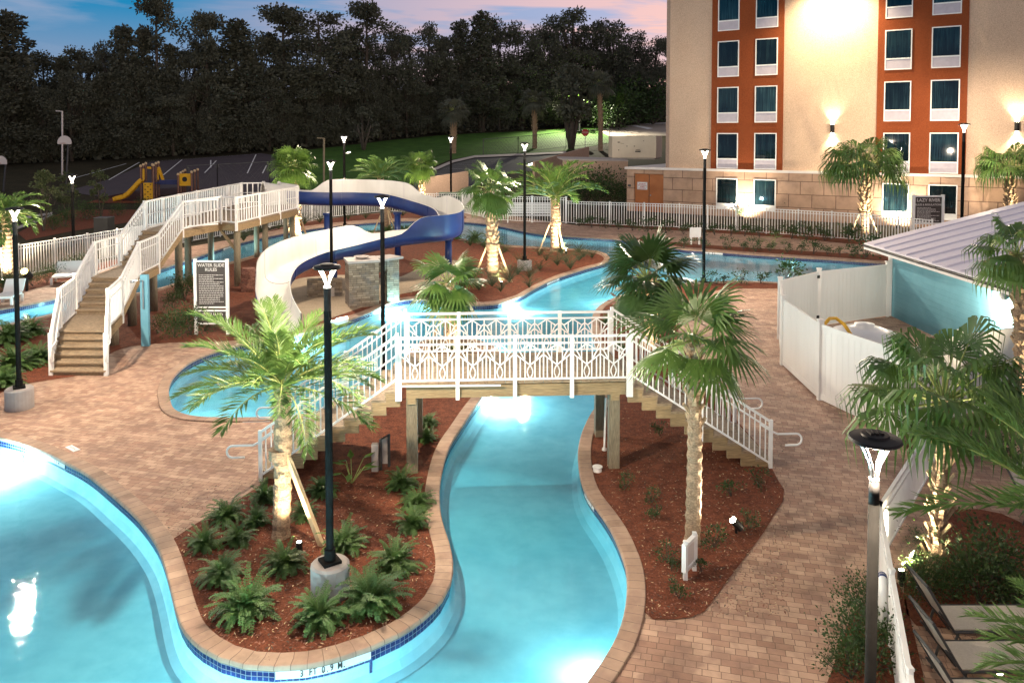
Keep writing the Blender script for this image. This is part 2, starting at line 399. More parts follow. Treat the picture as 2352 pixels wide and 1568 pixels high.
up = mixc(nt, high.outputs[0], base, (0.34,0.32,0.335))
SKYK = 1.0
fin = mixc(nt, 0.03, up, sky.outputs[0])
nt.links.new(fin, bg.inputs[0]); bg.inputs[1].default_value = SKYK
sl = bpy.data.lights.new('sun', 'SUN'); sl.energy = 0.03; sl.angle = R(20); sl.color = (1,0.75,0.6)
so = bpy.data.objects.new('sun', sl); COL.objects.link(so); so.rotation_euler = (R(80), 0, R(-35+180))

SC.view_settings.view_transform = 'Standard'; SC.view_settings.look = 'None'
SC.view_settings.exposure = 0.24; SC.view_settings.gamma = 1
SC.cycles.max_bounces = 6; SC.cycles.diffuse_bounces = 3; SC.cycles.glossy_bounces = 3; SC.cycles.transparent_max_bounces = 12
SC.cycles.sample_clamp_indirect = 4; SC.cycles.use_denoising = True
SC.cycles.caustics_reflective = False; SC.cycles.caustics_refractive = False

# ------------------------------------------------------------------ curves helpers
def catmull(pts, closed=True, step=0.25):
    n = len(pts); out = []
    rngi = range(n) if closed else range(n-1)
    for i in rngi:
        g = (lambda k: pts[k % n]) if closed else (lambda k: pts[max(0, min(n-1, k))])
        p0, p1, p2, p3 = g(i-1), g(i), g(i+1), g(i+2)
        L = (p2-p1).length; k = max(1, int(L/step))
        d01 = max((p1-p0).length, 1e-3)**0.5; d12 = max(L, 1e-3)**0.5; d23 = max((p3-p2).length, 1e-3)**0.5
        m1 = (p1-p0)/d01-(p2-p0)/(d01+d12)+(p2-p1)/d12
        m2 = (p2-p1)/d12-(p3-p1)/(d12+d23)+(p3-p2)/d23
        m1 = m1*d12; m2 = m2*d12
        for j in range(k):
            t = j/k
            out.append(p1*(2*t**3-3*t**2+1)+m1*(t**3-2*t**2+t)+p2*(-2*t**3+3*t**2)+m2*(t**3-t**2))
    if not closed: out.append(pts[-1])
    return out
def GL(lst, z=0.0): return [G(x, y, z) for x, y in lst]

# ------------------------------------------------------------------ water outline (photo pixels -> ground plane)
WPX = [(-520,1000),(-150,978),(0,1006),(50,1019),(100,1037),(150,1061),(200,1088),(267,1142),(317,1188),(360,1245),(380,1292),(397,1355),(410,1408),(430,1452),(467,1488),(510,1512),(567,1528),(633,1532),(700,1528),(784,1509),(851,1486),(917,1455),(971,1418),(1011,1378),(1031,1340),(1036,1292),(1029,1252),(1017,1215),(1008,1178),(1006,1128),(1013,1080),(1022,1045),(1037,1013),(1057,983),(1081,946),(1104,915),(1136,870),(1154,830),(1140,800),(1095,782),(1040,774),(985,780),(935,815),(895,868),(840,905),(770,936),(700,953),(623,959),(500,961),(433,956),(400,943),(387,915),(386,890),(404,858),(450,825),(540,795),(650,776),(770,745),(850,716),(884,701),(910,693),(955,687),(1017,696),(1084,701),(1134,699),(1184,686),(1234,659),(1284,637),(1350,616),(1392,603),(1398,590),(1375,578),(1314,572),(1227,567),(1160,563),(1090,555),(1047,545),(980,534),(900,530),(830,533),(740,547),(653,564),(567,592),(500,611),(427,642),(367,662),(313,674),(200,702),(110,724),(0,750),(-260,815),
       (-260,760),(0,711),(117,689),(300,640),(457,589),(540,561),(653,536),(760,520),(860,511),(960,507),(1057,509),(1150,520),(1201,531),(1251,539),(1317,544),(1414,550),(1500,561),(1568,573),(1635,578),(1768,588),(1901,596),(2051,606),(2300,616),(2330,640),(2200,664),(2000,656),(1800,650),(1700,646),(1600,650),(1530,656),(1467,667),(1407,687),(1377,704),(1362,728),(1362,760),(1372,805),(1388,860),(1391,895),(1381,920),(1357,956),(1338,999),(1331,1040),(1332,1068),(1338,1105),(1353,1140),(1381,1178),(1407,1218),(1427,1262),(1441,1305),(1445,1348),(1442,1392),(1431,1438),(1411,1485),(1384,1528),(1350,1575),(1280,1680),(1150,1900),(-520,1900)]
W = catmull(GL(WPX), True, 0.22)
nW = len(W)
area = sum(W[i].x*W[(i+1)%nW].y-W[(i+1)%nW].x*W[i].y for i in range(nW))
if area < 0: W.reverse()
def normals(pl):
    n = len(pl); out = []
    for i in range(n):
        d = pl[(i+1)%n]-pl[i-1]; d.z = 0
        d = d.normalized() if d.length > 1e-6 else Vector((1,0,0))
        out.append(Vector((d.y, -d.x, 0)))   # outward for ccw
    for _ in range(2):
        out = [((out[i-1]+out[i]*2+out[(i+1)%n]).normalized()) for i in range(n)]
    return out
WN = normals(W)
def inside_water(p):
    c = False; j = nW-1
    for i in range(nW):
        a, b = W[i], W[j]
        if (a.y > p.y) != (b.y > p.y) and p.x < (b.x-a.x)*(p.y-a.y)/(b.y-a.y)+a.x: c = not c
        j = i
    return c
def near_wall(p):
    k = min(range(nW), key=lambda i: (W[i]-p).length_squared); return k
DEPTH = 0.50; WZ = -0.13
# setting: ground, deck
deck_px = [(-560,740),(-100,678),(43,641),(270,595),(560,545),(700,508),(870,489),(1120,488),(1320,517),(1560,530),(1800,541),(1990,557),(2200,582)]
deck = GL(deck_px)+[Vector((34,44,0)), Vector((34,3.5,0)), Vector((-34,3.5,0))]
g = MB()
big = 700
hole = deck
near = [Vector((-big,-40,0)), Vector((big,-40,0)), Vector((big,Y0,0)), Vector((-big,Y0,0))]
g.poly([Vector((p.x,p.y,-0.02)) for p in near], 0, [[Vector((p.x,p.y,-0.02)) for p in hole]])
zt = SLOPE*140
g.add([(-big,Y0,-0.02),(big,Y0,-0.02),(big,210,zt),(-big,210,zt),(big,1500,zt),(-big,1500,zt)], [(0,1,2,3),(3,2,4,5)])
struct(g.build('ground', M['forest_floor']))
d = MB(); d.poly(deck, 0, [W]); struct(d.build('paved_deck', M['paver']))
# basin
b = MB()
b.poly([Vector((p.x,p.y,-DEPTH)) for p in W])
bm = MB(); uv = []
o = 0
for i in range(nW): bm.v.append((W[i].x,W[i].y,0.0)); 
for i in range(nW): bm.v.append((W[i].x,W[i].y,-DEPTH+0.16))
for i in range(nW): q = W[i]-WN[i]*0.06; bm.v.append((q.x,q.y,-DEPTH+0.05))
for i in range(nW): q = W[i]-WN[i]*0.16; bm.v.append((q.x,q.y,-DEPTH+0.002))
for k in range(3):
    for i in range(nW):
        j = (i+1) % nW
        bm.f.append((k*nW+i, (k+1)*nW+i, (k+1)*nW+j, k*nW+j)); bm.m.append(0)
oo = len(bm.v)
bm.add(b.v, b.f)
struct(bm.build('pool_basin', M['plaster'], smooth=False))
wt = MB(); wt.poly([Vector((p.x,p.y,WZ)) for p in W]); struct(wt.build('pool_water', M['pool_water']))
# coping and tile band with running-length uv
def arc(pl):
    s = [0.0]
    for i in range(1, len(pl)+1): s.append(s[-1]+(pl[i % len(pl)]-pl[i-1]).length)
    return s
AR = arc(W)
def strip(name, mat, rows):   # rows: list of (offset, z, v)
    mb = MB(); uvs = []
    for i in range(nW+1):
        k = i % nW
        for off, z, vv in rows:
            q = W[k]+WN[k]*off; mb.v.append((q.x,q.y,z)); uvs.append((AR[i], vv))
    r = len(rows)
    for i in range(nW):
        for j in range(r-1):
            mb.f.append((i*r+j, (i+1)*r+j, (i+1)*r+j+1, i*r+j+1)); mb.m.append(0)
    return struct(mb.build(name, mat, uvs=uvs))
CW = 0.24
strip('pool_coping', M['coping'], [(-0.03,-0.035,0.0),(-0.035,0.0,0.03),(-0.022,0.028,0.05),(0.0,0.034,0.08),(CW-0.01,0.034,0.3),(CW,0.024,0.33),(CW,-0.01,0.36)])
strip('waterline_tile', M['navy_tile'], [(-0.004,-0.19,-0.19),(-0.004,-0.02,-0.02)])

# flat ground patches
def patch(name, px, mat, z=0.012, smooth=True, step=0.3, world=False):
    pts = px if world else GL(px)
    pts = catmull([Vector(p) for p in pts], True, step) if smooth else pts
    mb = MB(); mb.poly([Vector((p.x,p.y,z)) for p in pts]); return struct(mb.build(name, mat))
def patchT(name, px, mat, dz, clipw=None):
    mb = MB(); mb.poly([T(x,y,dz) for x,y in px]); return struct(mb.build(name, mat))
patch('mulch_bed', [(395,1240),(405,1290),(420,1340),(436,1398),(458,1440),(493,1472),(540,1496),(600,1512),(660,1514),(740,1502),(820,1478),(890,1448),(951,1408),(1000,1362),(1018,1325),(1018,1280),(1008,1240),(994,1195),(990,1128),(998,1075),(1015,1020),(1045,970),(1085,918),(1118,870),(1134,832),(1115,806),(1060,792),(1000,797),(950,830),(912,880),(860,920),(800,950),(745,990),(665,1060),(592,1118),(520,1165),(450,1203)], M['mulch'])
patch('mulch_bed', [(1500,1423),(1478,1405),(1462,1390),(1460,1340),(1452,1290),(1440,1245),(1418,1205),(1390,1160),(1362,1120),(1348,1080),(1346,1045),(1352,1005),(1372,960),(1396,918),(1402,890),(1396,850),(1384,800),(1374,755),(1376,728),(1392,705),(1430,687),(1480,670),(1540,661),(1610,654),(1700,650),(1800,653),(1800,662),(1700,663),(1640,668),(1585,690),(1560,725),(1560,770),(1590,830),(1640,900),(1700,975),(1755,1040),(1785,1100),(1801,1125),(1798,1152),(1781,1178),(1755,1222),(1728,1258),(1698,1298),(1668,1338),(1641,1375),(1618,1405),(1588,1418),(1550,1423)], M['mulch'])
patch('mulch_bed', [(-260,960),(-100,925),(0,903),(70,880),(150,868),(238,850),(250,815),(300,796),(400,787),(520,784),(640,768),(760,738),(850,708),(905,688),(955,680),(1017,689),(1084,694),(1134,691),(1184,678),(1234,651),(1284,630),(1340,613),(1380,602),(1386,592),(1366,582),(1314,575),(1227,571),(1160,567),(1090,559),(1047,550),(980,538),(900,534),(830,538),(740,552),(653,570),(567,598),(500,616),(427,648),(367,668),(313,680),(200,708),(110,730),(0,757),(-200,806),(-260,830)], M['mulch'])
patch('mulch_bed', [(1430,547),(1500,556),(1568,567),(1635,572),(1768,582),(1901,590),(2060,600),(2060,590),(1900,580),(1768,572),(1640,564),(1560,558),(1480,548)], M['mulch'])
patch('mulch_bed', [(1322,515),(1500,526),(1640,535),(1800,546),(1990,562),(2000,552),(1800,533),(1560,523),(1322,512)], M['mulch'], 0.014)
patch('mulch_bed', [(-80,705),(0,682),(60,668),(200,632),(330,590),(420,566),(380,566),(270,596),(43,643),(-100,680)], M['mulch'])
patch('mulch_bed', [(560,548),(640,528),(720,517),(830,506),(960,501),(1060,504),(1060,494),(960,490),(870,491),(700,512)], M['mulch'])
patch('mulch_bed', [(1890,1600),(1900,1568),(1925,1500),(1945,1440),(1990,1378),(2035,1345),(2062,1338),(2090,1420),(2118,1540),(2130,1600)], M['mulch'])
patch('mulch_bed', [(2076,1340),(2100,1290),(2140,1225),(2200,1170),(2300,1180),(2420,1260),(2420,1395),(2250,1432),(2105,1438)], M['mulch'])
patch('mulch_bed', [(2078,1013),(2100,1007),(2170,1000),(2180,1020),(2150,1060),(2120,1080),(2095,1050)], M['mulch'])
patch('service_pad', [(690,640),(800,632),(900,640),(1000,600),(1060,600),(1040,640),(960,668),(905,680),(850,700),(770,728),(690,752),(640,760),(640,700)], M['sandy_concrete'], 0.02)
# beyond the left fence: path, playground mulch, drives
patch('asphalt_path', [(-200,640),(60,585),(270,540),(380,520),(440,505),(440,495),(270,528),(60,565),(-200,612)], M['asphalt'], 0.004)
patch('playground_mulch', [(60,552),(160,532),(300,510),(420,490),(520,470),(520,470.0),(480,462.5),(300,462.5),(200,470),(110,500),(40,535)], M['mulch'], 0.004, False)
patchT('playground_mulch', [(200,466),(520,466),(510,440),(420,428),(300,440),(240,452)], M['mulch'], 0.03)
patchT('kerb', [(-40,520),(40,506),(120,492),(120,487),(40,500),(-40,513)], M['concrete'], 0.05)
patchT('kerb', [(-40,545),(30,530),(100,505),(125,493),(118,492),(95,502),(25,524),(-40,538)], M['concrete'], 0.05)
patchT('sports_court', [(150,440),(250,412),(345,372),(600,352),(625,356),(690,440),(560,452),(300,462)], M['court'], 0.03)
patchT('parking_lot', [(930,455),(955,418),(1000,385),(1040,368),(1090,358),(1210,353),(1300,349),(1300,395),(1190,392),(1080,430),(965,470)], M['asphalt'], 0.03)
patchT('kerb', [(985,393),(1000,385),(1040,368),(1090,357),(1210,352),(1300,348),(1300,352),(1210,356.5),(1090,362),(1042,373),(1003,390)], M['concrete'], 0.16)
patchT('lawn', [(600,358),(700,345),(784,336),(900,322),(1000,312),(1100,306),(1200,302),(1300,296),(1400,290),(1408,300),(1400,328),(1300,347),(1210,352),(1090,357),(1030,368),(990,385),(930,430),(880,450),(780,452),(640,420)], M['grass'], 0.02)
patchT('road', [(1380,303),(1392,296),(1480,283),(1560,279),(1560,312),(1440,312),(1408,318)], M['road_light'], 0.03)
patchT('road_marking', [(1480,284.5),(1540,281.5),(1540,283),(1490,286)], M['line_paint'], 0.06)
patchT('road_marking', [(1450,289),(1462,287.5),(1500,295),(1488,297)], M['line_paint'], 0.06)
def tline(a, b, w=0.13, mat='line_paint', dz=0.05, name='court_marking'):
    p, q = T(*a, dz), T(*b, dz); dd = (q-p); n = Vector((dd.y,-dd.x,0)).normalized()*w/2
    mb = MB(); mb.add([p-n,p+n,q+n,q-n], [(0,1,2,3)])
    return struct(mb.build(name, M[mat]))
for a, b_ in [((250,413),(320,373)),((335,371),(600,353.5)),((375,402),(418,367)),((470,397),(497,369)),((484,368),(484,385)),((568,398),(588,355)),((603,398),(612,380)),((160,412),(290,376))]: tline(a, b_)
for a, b_ in [((1000,386),(1075,389)),((985,397),(1060,402)),((1030,377),(1110,380)),((1085,370),(1160,372)),((970,412),(1030,418))]: tline(a, b_, 0.12, name='parking_marking')

# ------------------------------------------------------------------ hotel building
C0 = Vector((13.46, 67.09, 0)); VA = Vector(FA); VN = Vector(FN)
def FB(s, z, n=0.0): return C0+VA*s+VN*n+Vector((0,0,z))
def FP(x, y):
    dd = ray(x, y); o = Vector((0,0,H)); t = (C0-o).dot(VN)/dd.dot(VN); q = o+dd*t
    return (q-C0).dot(VA), q.z
def fbox(mb, s0, s1, z0, z1, n0, n1, m=0):
    mb.hexa([FB(s0,z0,n0),FB(s0,z0,n1),FB(s1,z0,n1),FB(s1,z0,n0),FB(s0,z1,n0),FB(s0,z1,n1),FB(s1,z1,n1),FB(s1,z1,n0)], m)
hot = thing('hotel_building', 'beige and orange hotel wing with columns of dark windows over a stone block base', 'building', FB(10,0))
zc0 = FP(1672, 394)[1]; zc1 = FP(1672, 388.5)[1]
S_END = 48; TOP = 24
s_b1 = (FP(1634,300)[0], FP(1798.5,300)[0]); s_b2 = (FP(2013,300)[0], FP(2220,300)[0])
mb = MB(); fbox(mb, 0.0, S_END, zc1, TOP, -14, 0); mb.build('upper_wall', M['stucco'], hot)
mb = MB(); fbox(mb, -0.42, 0.0, zc1, TOP, -13.5, -0.25); mb.build('corner_pier', M['stucco_dark'], hot)
for s0, s1 in (s_b1, s_b2):
    mb = MB(); fbox(mb, s0, s1, zc1+0.005, TOP+0.3, 0.003, 0.10); mb.build('orange_bay', M['orange_stucco'], hot)
sA = FP(1441, 430)[0]; sD0 = FP(1457,430)[0]; sD1 = FP(1525,430)[0]; zD = FP(1490,399)[1]
mb = MB(); fbox(mb, sA, sD0, 0, zc0, -9, 0.12); fbox(mb, sD1, S_END, 0, zc0, -13, 0.12); fbox(mb, sD0, sD1, zD, zc0, -9, 0.12); fbox(mb, sD0, sD1, 0, zD, -9, -0.6)
mb.build('stone_base_wall', M['block_wall'], hot)
mb = MB(); fbox(mb, sA-0.15, S_END, zc0, zc1, -9, 0.28); mb.build('cornice', M['trim'], hot)
# door with notice
mb = MB(); fbox(mb, sD0+0.06, sD1-0.06, 0.02, zD-0.05, -0.1, -0.04); dr = mb.build('double_door', M['door_orange'], hot)
mb = MB(); sm = (sD0+sD1)/2; fbox(mb, sm-0.02, sm+0.02, 0.02, zD-0.06, -0.04, -0.02); mb.build('door_seam', M['black_paint'], dr)
mb = MB(); fbox(mb, sm+0.1, sm+0.18, zD*0.42, zD*0.46, -0.04, 0.02); mb.build('handle', M['steel'], dr)
a0, a1 = FP(1463.5, 418), FP(1486.5, 436)
mb = MB(); fbox(mb, a0[0], a1[0], a1[1], a0[1], -0.04, -0.02); nb = mb.build('notice', M['line_paint'], dr)
mb = MB()
for k, (l0, l1) in enumerate(((0.2,0.85),(0.1,0.9),(0.3,0.7),(0.12,0.88))):
    zz = a0[1]-(a0[1]-a1[1])*(0.2+0.2*k); ww = a1[0]-a0[0]; hh = 0.05
    q = a0[0]+ww*l0
    while q < a0[0]+ww*l1:
        e = min(q+rng.uniform(0.06,0.16), a0[0]+ww*l1); fbox(mb, q, e, zz-hh, zz, -0.019, -0.012); q = e+0.03
mb.build('notice_lines', M['red_paint'], nb)
mb = MB(); q = FP(1447.5, 426); fbox(mb, q[0]-0.12, q[0]+0.12, q[1]-0.1, q[1]+0.1, 0.122, 0.2); mb.build('small_plate', M['dark_metal'], hot)
# windows
cols = [(1648,1696.5),(1734,1785),(2029.7,2091.5),(2136,2203)]
zt4 = FP(1672,306)[1]; zg4 = FP(1672,365)[1]; zb4 = FP(1672,387.5)[1]; fl = (FP(1672,95)[1]-zt4)/2
ztg = FP(1672,409.5)[1]; zbg = FP(1672,468)[1]; zbg2 = FP(1672,474)[1]
def window(s0, s1, zt, zg, zb, n0, panel=True):
    fr = MB(); t = 0.075
    fbox(fr, s0, s0+t, zb, zt, n0+0.003, n0+0.07); fbox(fr, s1-t, s1, zb, zt, n0+0.003, n0+0.07)
    fbox(fr, s0+t, s1-t, zt-t, zt, n0+0.003, n0+0.07); fbox(fr, s0+t, s1-t, zb, zb+t, n0+0.003, n0+0.07)
    fbox(fr, s0+t, s1-t, zg-t*0.6, zg+t*0.6, n0+0.003, n0+0.066)
    f = fr.build('window', M['white_paint'], hot)
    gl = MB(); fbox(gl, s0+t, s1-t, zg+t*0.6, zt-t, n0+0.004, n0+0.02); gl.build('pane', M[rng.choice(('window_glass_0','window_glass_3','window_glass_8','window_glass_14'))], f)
    pn = MB(); fbox(pn, s0+t, s1-t, zb+t, zg-t*0.6, n0+0.004, n0+0.03); pn.build('vent_panel', M['vent_panel' if panel else 'white_paint'], f)
for x0, x1 in cols:
    s0, s1 = FP(x0,300)[0], FP(x1,300)[0]
    for r in range(5):
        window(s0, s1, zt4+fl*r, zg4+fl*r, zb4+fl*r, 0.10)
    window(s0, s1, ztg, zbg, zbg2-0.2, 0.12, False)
# wall sconces (up/down lights)
def sconce(label, s, z, pu, pd, n=0.0):
    t = thing('wall_sconce', label, 'wall light', FB(s, z, n))
    mb = MB(); mb.tube([FB(s,z-0.32,n+0.2), FB(s,z+0.32,n+0.2)], 0.15, 12); fbox(mb, s-0.07, s+0.07, z-0.12, z+0.12, n, n+0.12)
    mb.build('housing', M['black_metal'], t)
    for sg, pw in ((1,pu),(-1,pd)):
        if not pw: continue
        mb = MB(); c = FB(s, z+sg*0.325, n+0.2); mb.tube([c, c+Vector((0,0,0.006*sg))], 0.12, 12); mb.build('lens', M['lens_glow'], t)
        light('sconce_spot', 'SPOT', FB(s, z+sg*0.36, n+0.22), pw, (1.0,0.82,0.55), t, 0.05, VN*-0.06+Vector((0,0,sg)), 95, 0.9)
q = FP(1913, 296); sconce('black up and down wall light centred between the two orange window bays', q[0], q[1], 150, 150)
q2 = FP(2336, 291); sconce('black up and down wall light above the palm at the right edge', q2[0], q2[1], 220, 220)
zz = FP(1915, -55)[1]; sconce('upper wall light washing the beige wall between orange bays brightly', q[0], zz, 300, 0)
light('sconce_spot', 'SPOT', FB(q[0], zz-0.2, 2.4), 1900, (1.0,0.80,0.50), None, 0.3, VN*-0.42+Vector((0,0,-1)), 125, 1.0)
# low wash lights in the bed under the windows
def bollard(label, x, y, power):
    p = G(x, y); t = thing('bollard_light', label, 'bollard light', p)
    mb = MB(); mb.tube_prof(p, [(0.09,0),(0.09,1.0),(0.11,1.0),(0.11,1.22),(0.0,1.25)], 10, 0); mb.build('post', M['black_metal'], t)
    mb = MB(); mb.tube_prof(p+Vector((0,0,1.01)), [(0.112,0.02),(0.112,0.17)], 10, 0); mb.build('lens', M['lamp_glow'], t)
    light('bollard_bulb', 'POINT', p+VN*-0.4+Vector((0,0,0.7)), power, WARM, t, 0.1)
def bed_light(label, s, n, power):
    p = FB(s, 0, n); t = thing('wall_wash_light', label, 'flood light', p)
    mb = MB(); mb.box(p+Vector((0,0,0.12)), (0.3,0.2,0.2), -0.58); mb.build('housing', M['black_metal'], t)
    light('wash_spot', 'SPOT', p+Vector((0,0,0.3)), power, (1.0,0.85,0.62), t, 0.08, VN*-0.75+Vector((0,0,0.7)), 120, 0.8)
bed_light('low flood light below the gap between the two left ground floor windows', FP(1716,470)[0], 1.5, 420)
bed_light('low flood light at the wall foot beside the lazy river sign', FP(2070,470)[0], 1.6, 420)
# dark exit lamp post box near fence
# generator, terrace walls
Yw = 76.0
def pxwall(name, label, x0, x1, yt, yb, Y, thick, mat, Yb=None):
    a = P(x0, yb, Y); b_ = P(x1, yb, Yb or Y); zt_ = P(x0, yt[0], Y).z; zt2 = P(x1, yt[1], Yb or Y).z
    mb = MB(); dd = (b_-a).normalized(); n = Vector((-dd.y, dd.x, 0))*thick
    za = terr(Y)-0.5; zb = terr(Yb or Y)-0.5
    q = [Vector((a.x,a.y,za)), Vector((b_.x,b_.y,zb)), Vector((b_.x,b_.y,zb))+n, Vector((a.x,a.y,za))+n]
    t = [Vector((a.x,a.y,zt_)), Vector((b_.x,b_.y,zt2)), Vector((b_.x,b_.y,zt2))+n, Vector((a.x,a.y,zt_))+n]
    mb.hexa(q+t); ob = mb.build(name, M[mat]); tag(ob, label, 'wall'); return ob
pxwall('retaining_wall', 'tan rendered wall beside the orange door with a pale coping', 1292, 1442, (369,371), 430, 74, 0.25, 'tan_wall')
mb = MB(); a = P(1292,369,74); b_ = P(1443,371,74); mb.hexa([a+Vector((0,-0.08,0.0)), b_+Vector((0,-0.08,0)), b_+Vector((0,9,0)), a+Vector((0,9,0)), a+Vector((0,-0.08,0.14)), b_+Vector((0,-0.08,0.14)), b_+Vector((0,9,0.14)), a+Vector((0,9,0.14))])
struct(mb.build('terrace_slab', M['concrete']))
pxwall('boundary_wall', 'tan stepped wall running up behind the bright feather palm', 1228, 1353, (372,337), 385, 82, 0.25, 'tan_wall', 92)
pxwall('parking_wall', 'low tan wall along the front of the dark parking lot', 964, 1076, (411,393), 440, 74, 0.25, 'tan_wall', 80)
gt = thing('generator', 'large beige metal generator box on the terrace beside the hotel corner', 'generator', P(1465,369,80))
zb_ = P(1465,369,80).z
a = P(1406,340,80); b_ = P(1507,340,79); zt_ = P(1465,313,80).z
mb = MB(); mb.hexa([Vector((a.x,80,zb_+0.3)),Vector((b_.x,79,zb_+0.3)),Vector((b_.x+1.2,82.2,zb_+0.3)),Vector((a.x,83,zb_+0.3)),Vector((a.x,80,zt_)),Vector((b_.x,79,zt_)),Vector((b_.x+1.2,82.2,zt_)),Vector((a.x,83,zt_))]); mb.build('enclosure', M['generator_paint'], gt)
mb = MB(); mb.hexa([Vector((a.x+0.1,80.1,zb_+0.14)),Vector((b_.x-0.1,79.2,zb_+0.14)),Vector((b_.x+1,82.2,zb_+0.14)),Vector((a.x+0.1,83,zb_+0.14)),Vector((a.x+0.1,80.1,zb_+0.29)),Vector((b_.x-0.1,79.2,zb_+0.29)),Vector((b_.x+1,82.2,zb_+0.29)),Vector((a.x+0.1,83,zb_+0.29))]); mb.build('skid_base', M['concrete'], gt)
for x, y, wx, hy in ((1421,327,5,2),(1429,330,8,0.6),(1478,324,1.6,1.6),(1440,336,2,2),(1457,336,2,2),(1465,344,10,1),(1465,348,12,3.0),(1421,345,2,2)):
    p = P(x,y,79.85-(x-1406)/101.0); mb = MB(); mb.box(p, (wx*79/F, 0.06, hy*79/F)); mb.build('vent' if wx > 4 else 'latch', M['dark_metal'], gt)

# ------------------------------------------------------------------ fences
def pickets(mb, a, b, h, gap=0.11, w=0.022, low=0.08, rail=0.04, second=0.13, third=None):
    a = Vector(a); b = Vector(b); L = (b-a).length; n = max(1, int(L/gap)); up = Vector((0,0,1))
    mb.bar(a+up*h, b+up*h, rail*1.2, rail); mb.bar(a+up*low, b+up*low, rail, rail*0.8)
    if second: mb.bar(a+up*(h-second), b+up*(h-second), rail, rail*0.7)
    for i in range(1, n):
        p = a+(b-a)*i/n; mb.bar(p+up*low, p+up*h, w, w)
def fence(name, label, pts, h, post=0.07, gap=0.13, w=0.028, second=0.16, group=None, step=2.4):
    t = thing(name, label, 'fence', pts[0], group)
    for i in range(len(pts)-1):
        a, b = Vector(pts[i]), Vector(pts[i+1])
        mb = MB(); pickets(mb, a, b, h, gap, w, 0.09, 0.045, second); mb.build('picket_panel', M['white_paint'], t)
        n = max(1, round((b-a).length/step))
        for k in range(n+(1 if i == len(pts)-2 else 0)):
            p = a+(b-a)*k/n; mb = MB(); mb.box(p+Vector((0,0,(h+0.06)/2)), (post,post,h+0.06)); mb.box(p+Vector((0,0,h+0.075)), (post*1.25,post*1.25,0.03)); mb.build('post', M['white_paint'], t)
    return t
fence('picket_fence', 'white metal picket fence along the left river bank behind the slide stairs', GL([(-60,657),(43,637),(270,591),(440,556)]), 1.5, gap=0.16, w=0.036)
fence('picket_fence', 'white metal picket fence behind the slide tower and far bank planting', GL([(440,556),(620,523),(760,500),(880,487),(945,488),(1062,490)]), 1.65, gap=0.2, w=0.045)
fence('picket_fence', 'white metal picket fence in front of the hotel shrubs, past the gate', GL([(1300,513),(1324,515),(1560,524),(1760,537),(1990,554),(2140,573)]), 1.7, gap=0.19, w=0.042)
gt_ = fence('picket_gate', 'white gate panels behind the swing bench by the feather palm', GL([(1062,490),(1140,507),(1222,511),(1300,513)]), 1.95, gap=0.19, w=0.045, post=0.14)
# near right railing with life ring
fc = [Vector((8.6,15.6,0)), Vector((5.62,11.75,0)), Vector((4.18,8.0,0)), Vector((3.5,6.2,0))]
nf = fence('picket_fence', 'white picket fence turning the corner beside the loungers', fc[:2], 0.95, gap=0.085, w=0.02, post=0.05)
nf2 = fence('picket_fence', 'white picket fence running out at the bottom edge, ring buoy hung on it', fc[1:], 0.95, gap=0.085, w=0.02, post=0.05)

# vinyl privacy enclosure
def solid_panel(t, a, b, h):
    mb = MB(); a = Vector(a); b = Vector(b); d_ = (b-a).normalized(); up = Vector((0,0,1)); L = (b-a).length
    n = max(2, int(L/0.19))
    for i in range(n):
        p = a+(b-a)*i/n+d_*0.004; q = a+(b-a)*(i+1)/n-d_*0.004
        mb.bar((p+q)/2+up*0.16, (p+q)/2+up*(h-0.1), (q-p).length, 0.02, up=d_.cross(up))
    mb.build('board_panel', M['vinyl'], t)
    mb = MB(); mb.bar(a+up*0.1, b+up*0.1, 0.05, 0.14); mb.build('rail', M['vinyl'], t)
    mb = MB(); mb.bar(a+up*(h-0.06), b+up*(h-0.06), 0.05, 0.12); mb.build('rail', M['vinyl'], t)
def vpost(t, p, h):
    mb = MB(); mb.box(Vector(p)+Vector((0,0,h/2)), (0.12,0.12,h)); mb.box(Vector(p)+Vector((0,0,h+0.02)), (0.15,0.15,0.04)); mb.build('post', M['vinyl'], t)
e = [Vector((13.75,28.5,0)), Vector((10.65,27.0,0)), Vector((8.72,25.3,0)), Vector((7.82,22.4,0)), Vector((7.72,19.4,0)), Vector((8.5,16.95,0)), Vector((10.6,18.3,0)), Vector((13.2,19.4,0))]
en = thing('privacy_fence', 'tall solid white vinyl enclosure around the tank beside the blue shed', 'fence', e[4])
for i in range(len(e)-1): solid_panel(en, e[i], e[i+1], 1.92)
for p in e[:-1]: vpost(en, p, 2.0)
mb = MB()
for z in (1.75, 0.35): mb.box(e[1]+Vector((-0.07,-0.05,z)), (0.12,0.12,0.1))
mb.build('hinge', M['black_metal'], en)
# tank and hose
tk = thing('storage_tank', 'rounded white plastic tank standing inside the vinyl enclosure', 'tank', (9.35,20.6,0))
mb = MB(); prof = [(1.05,0.0),(1.1,0.1),(1.1,0.95),(1.02,1.22),(0.8,1.42),(0.45,1.54),(0.25,1.56),(0.25,1.64),(0.0,1.66)]
mb.tube_prof(Vector((9.35,20.6,0)), prof, 32, 0); mb.build('shell', M['vinyl'], tk, smooth=True)
mb = MB()
for k in range(3): mb.tube_prof(Vector((9.35,20.6,0.2+0.33*k)), [(1.10,0),(1.13,0.03),(1.10,0.06)], 32, 0)
mb.build('hoop', M['vinyl'], tk)
mb = MB(); mb.tube([(7.85,19.55,1.86),(8.05,19.7,1.98),(8.3,19.9,1.95),(8.45,19.75,1.82),(8.6,19.5,1.5),(8.7,19.6,1.2),(8.8,19.6,0.9)], 0.045, 8); tag(mb.build('yellow_hose', M['yellow_plastic'], None, True), 'yellow hose hooked over the top of the vinyl enclosure corner', 'hose')
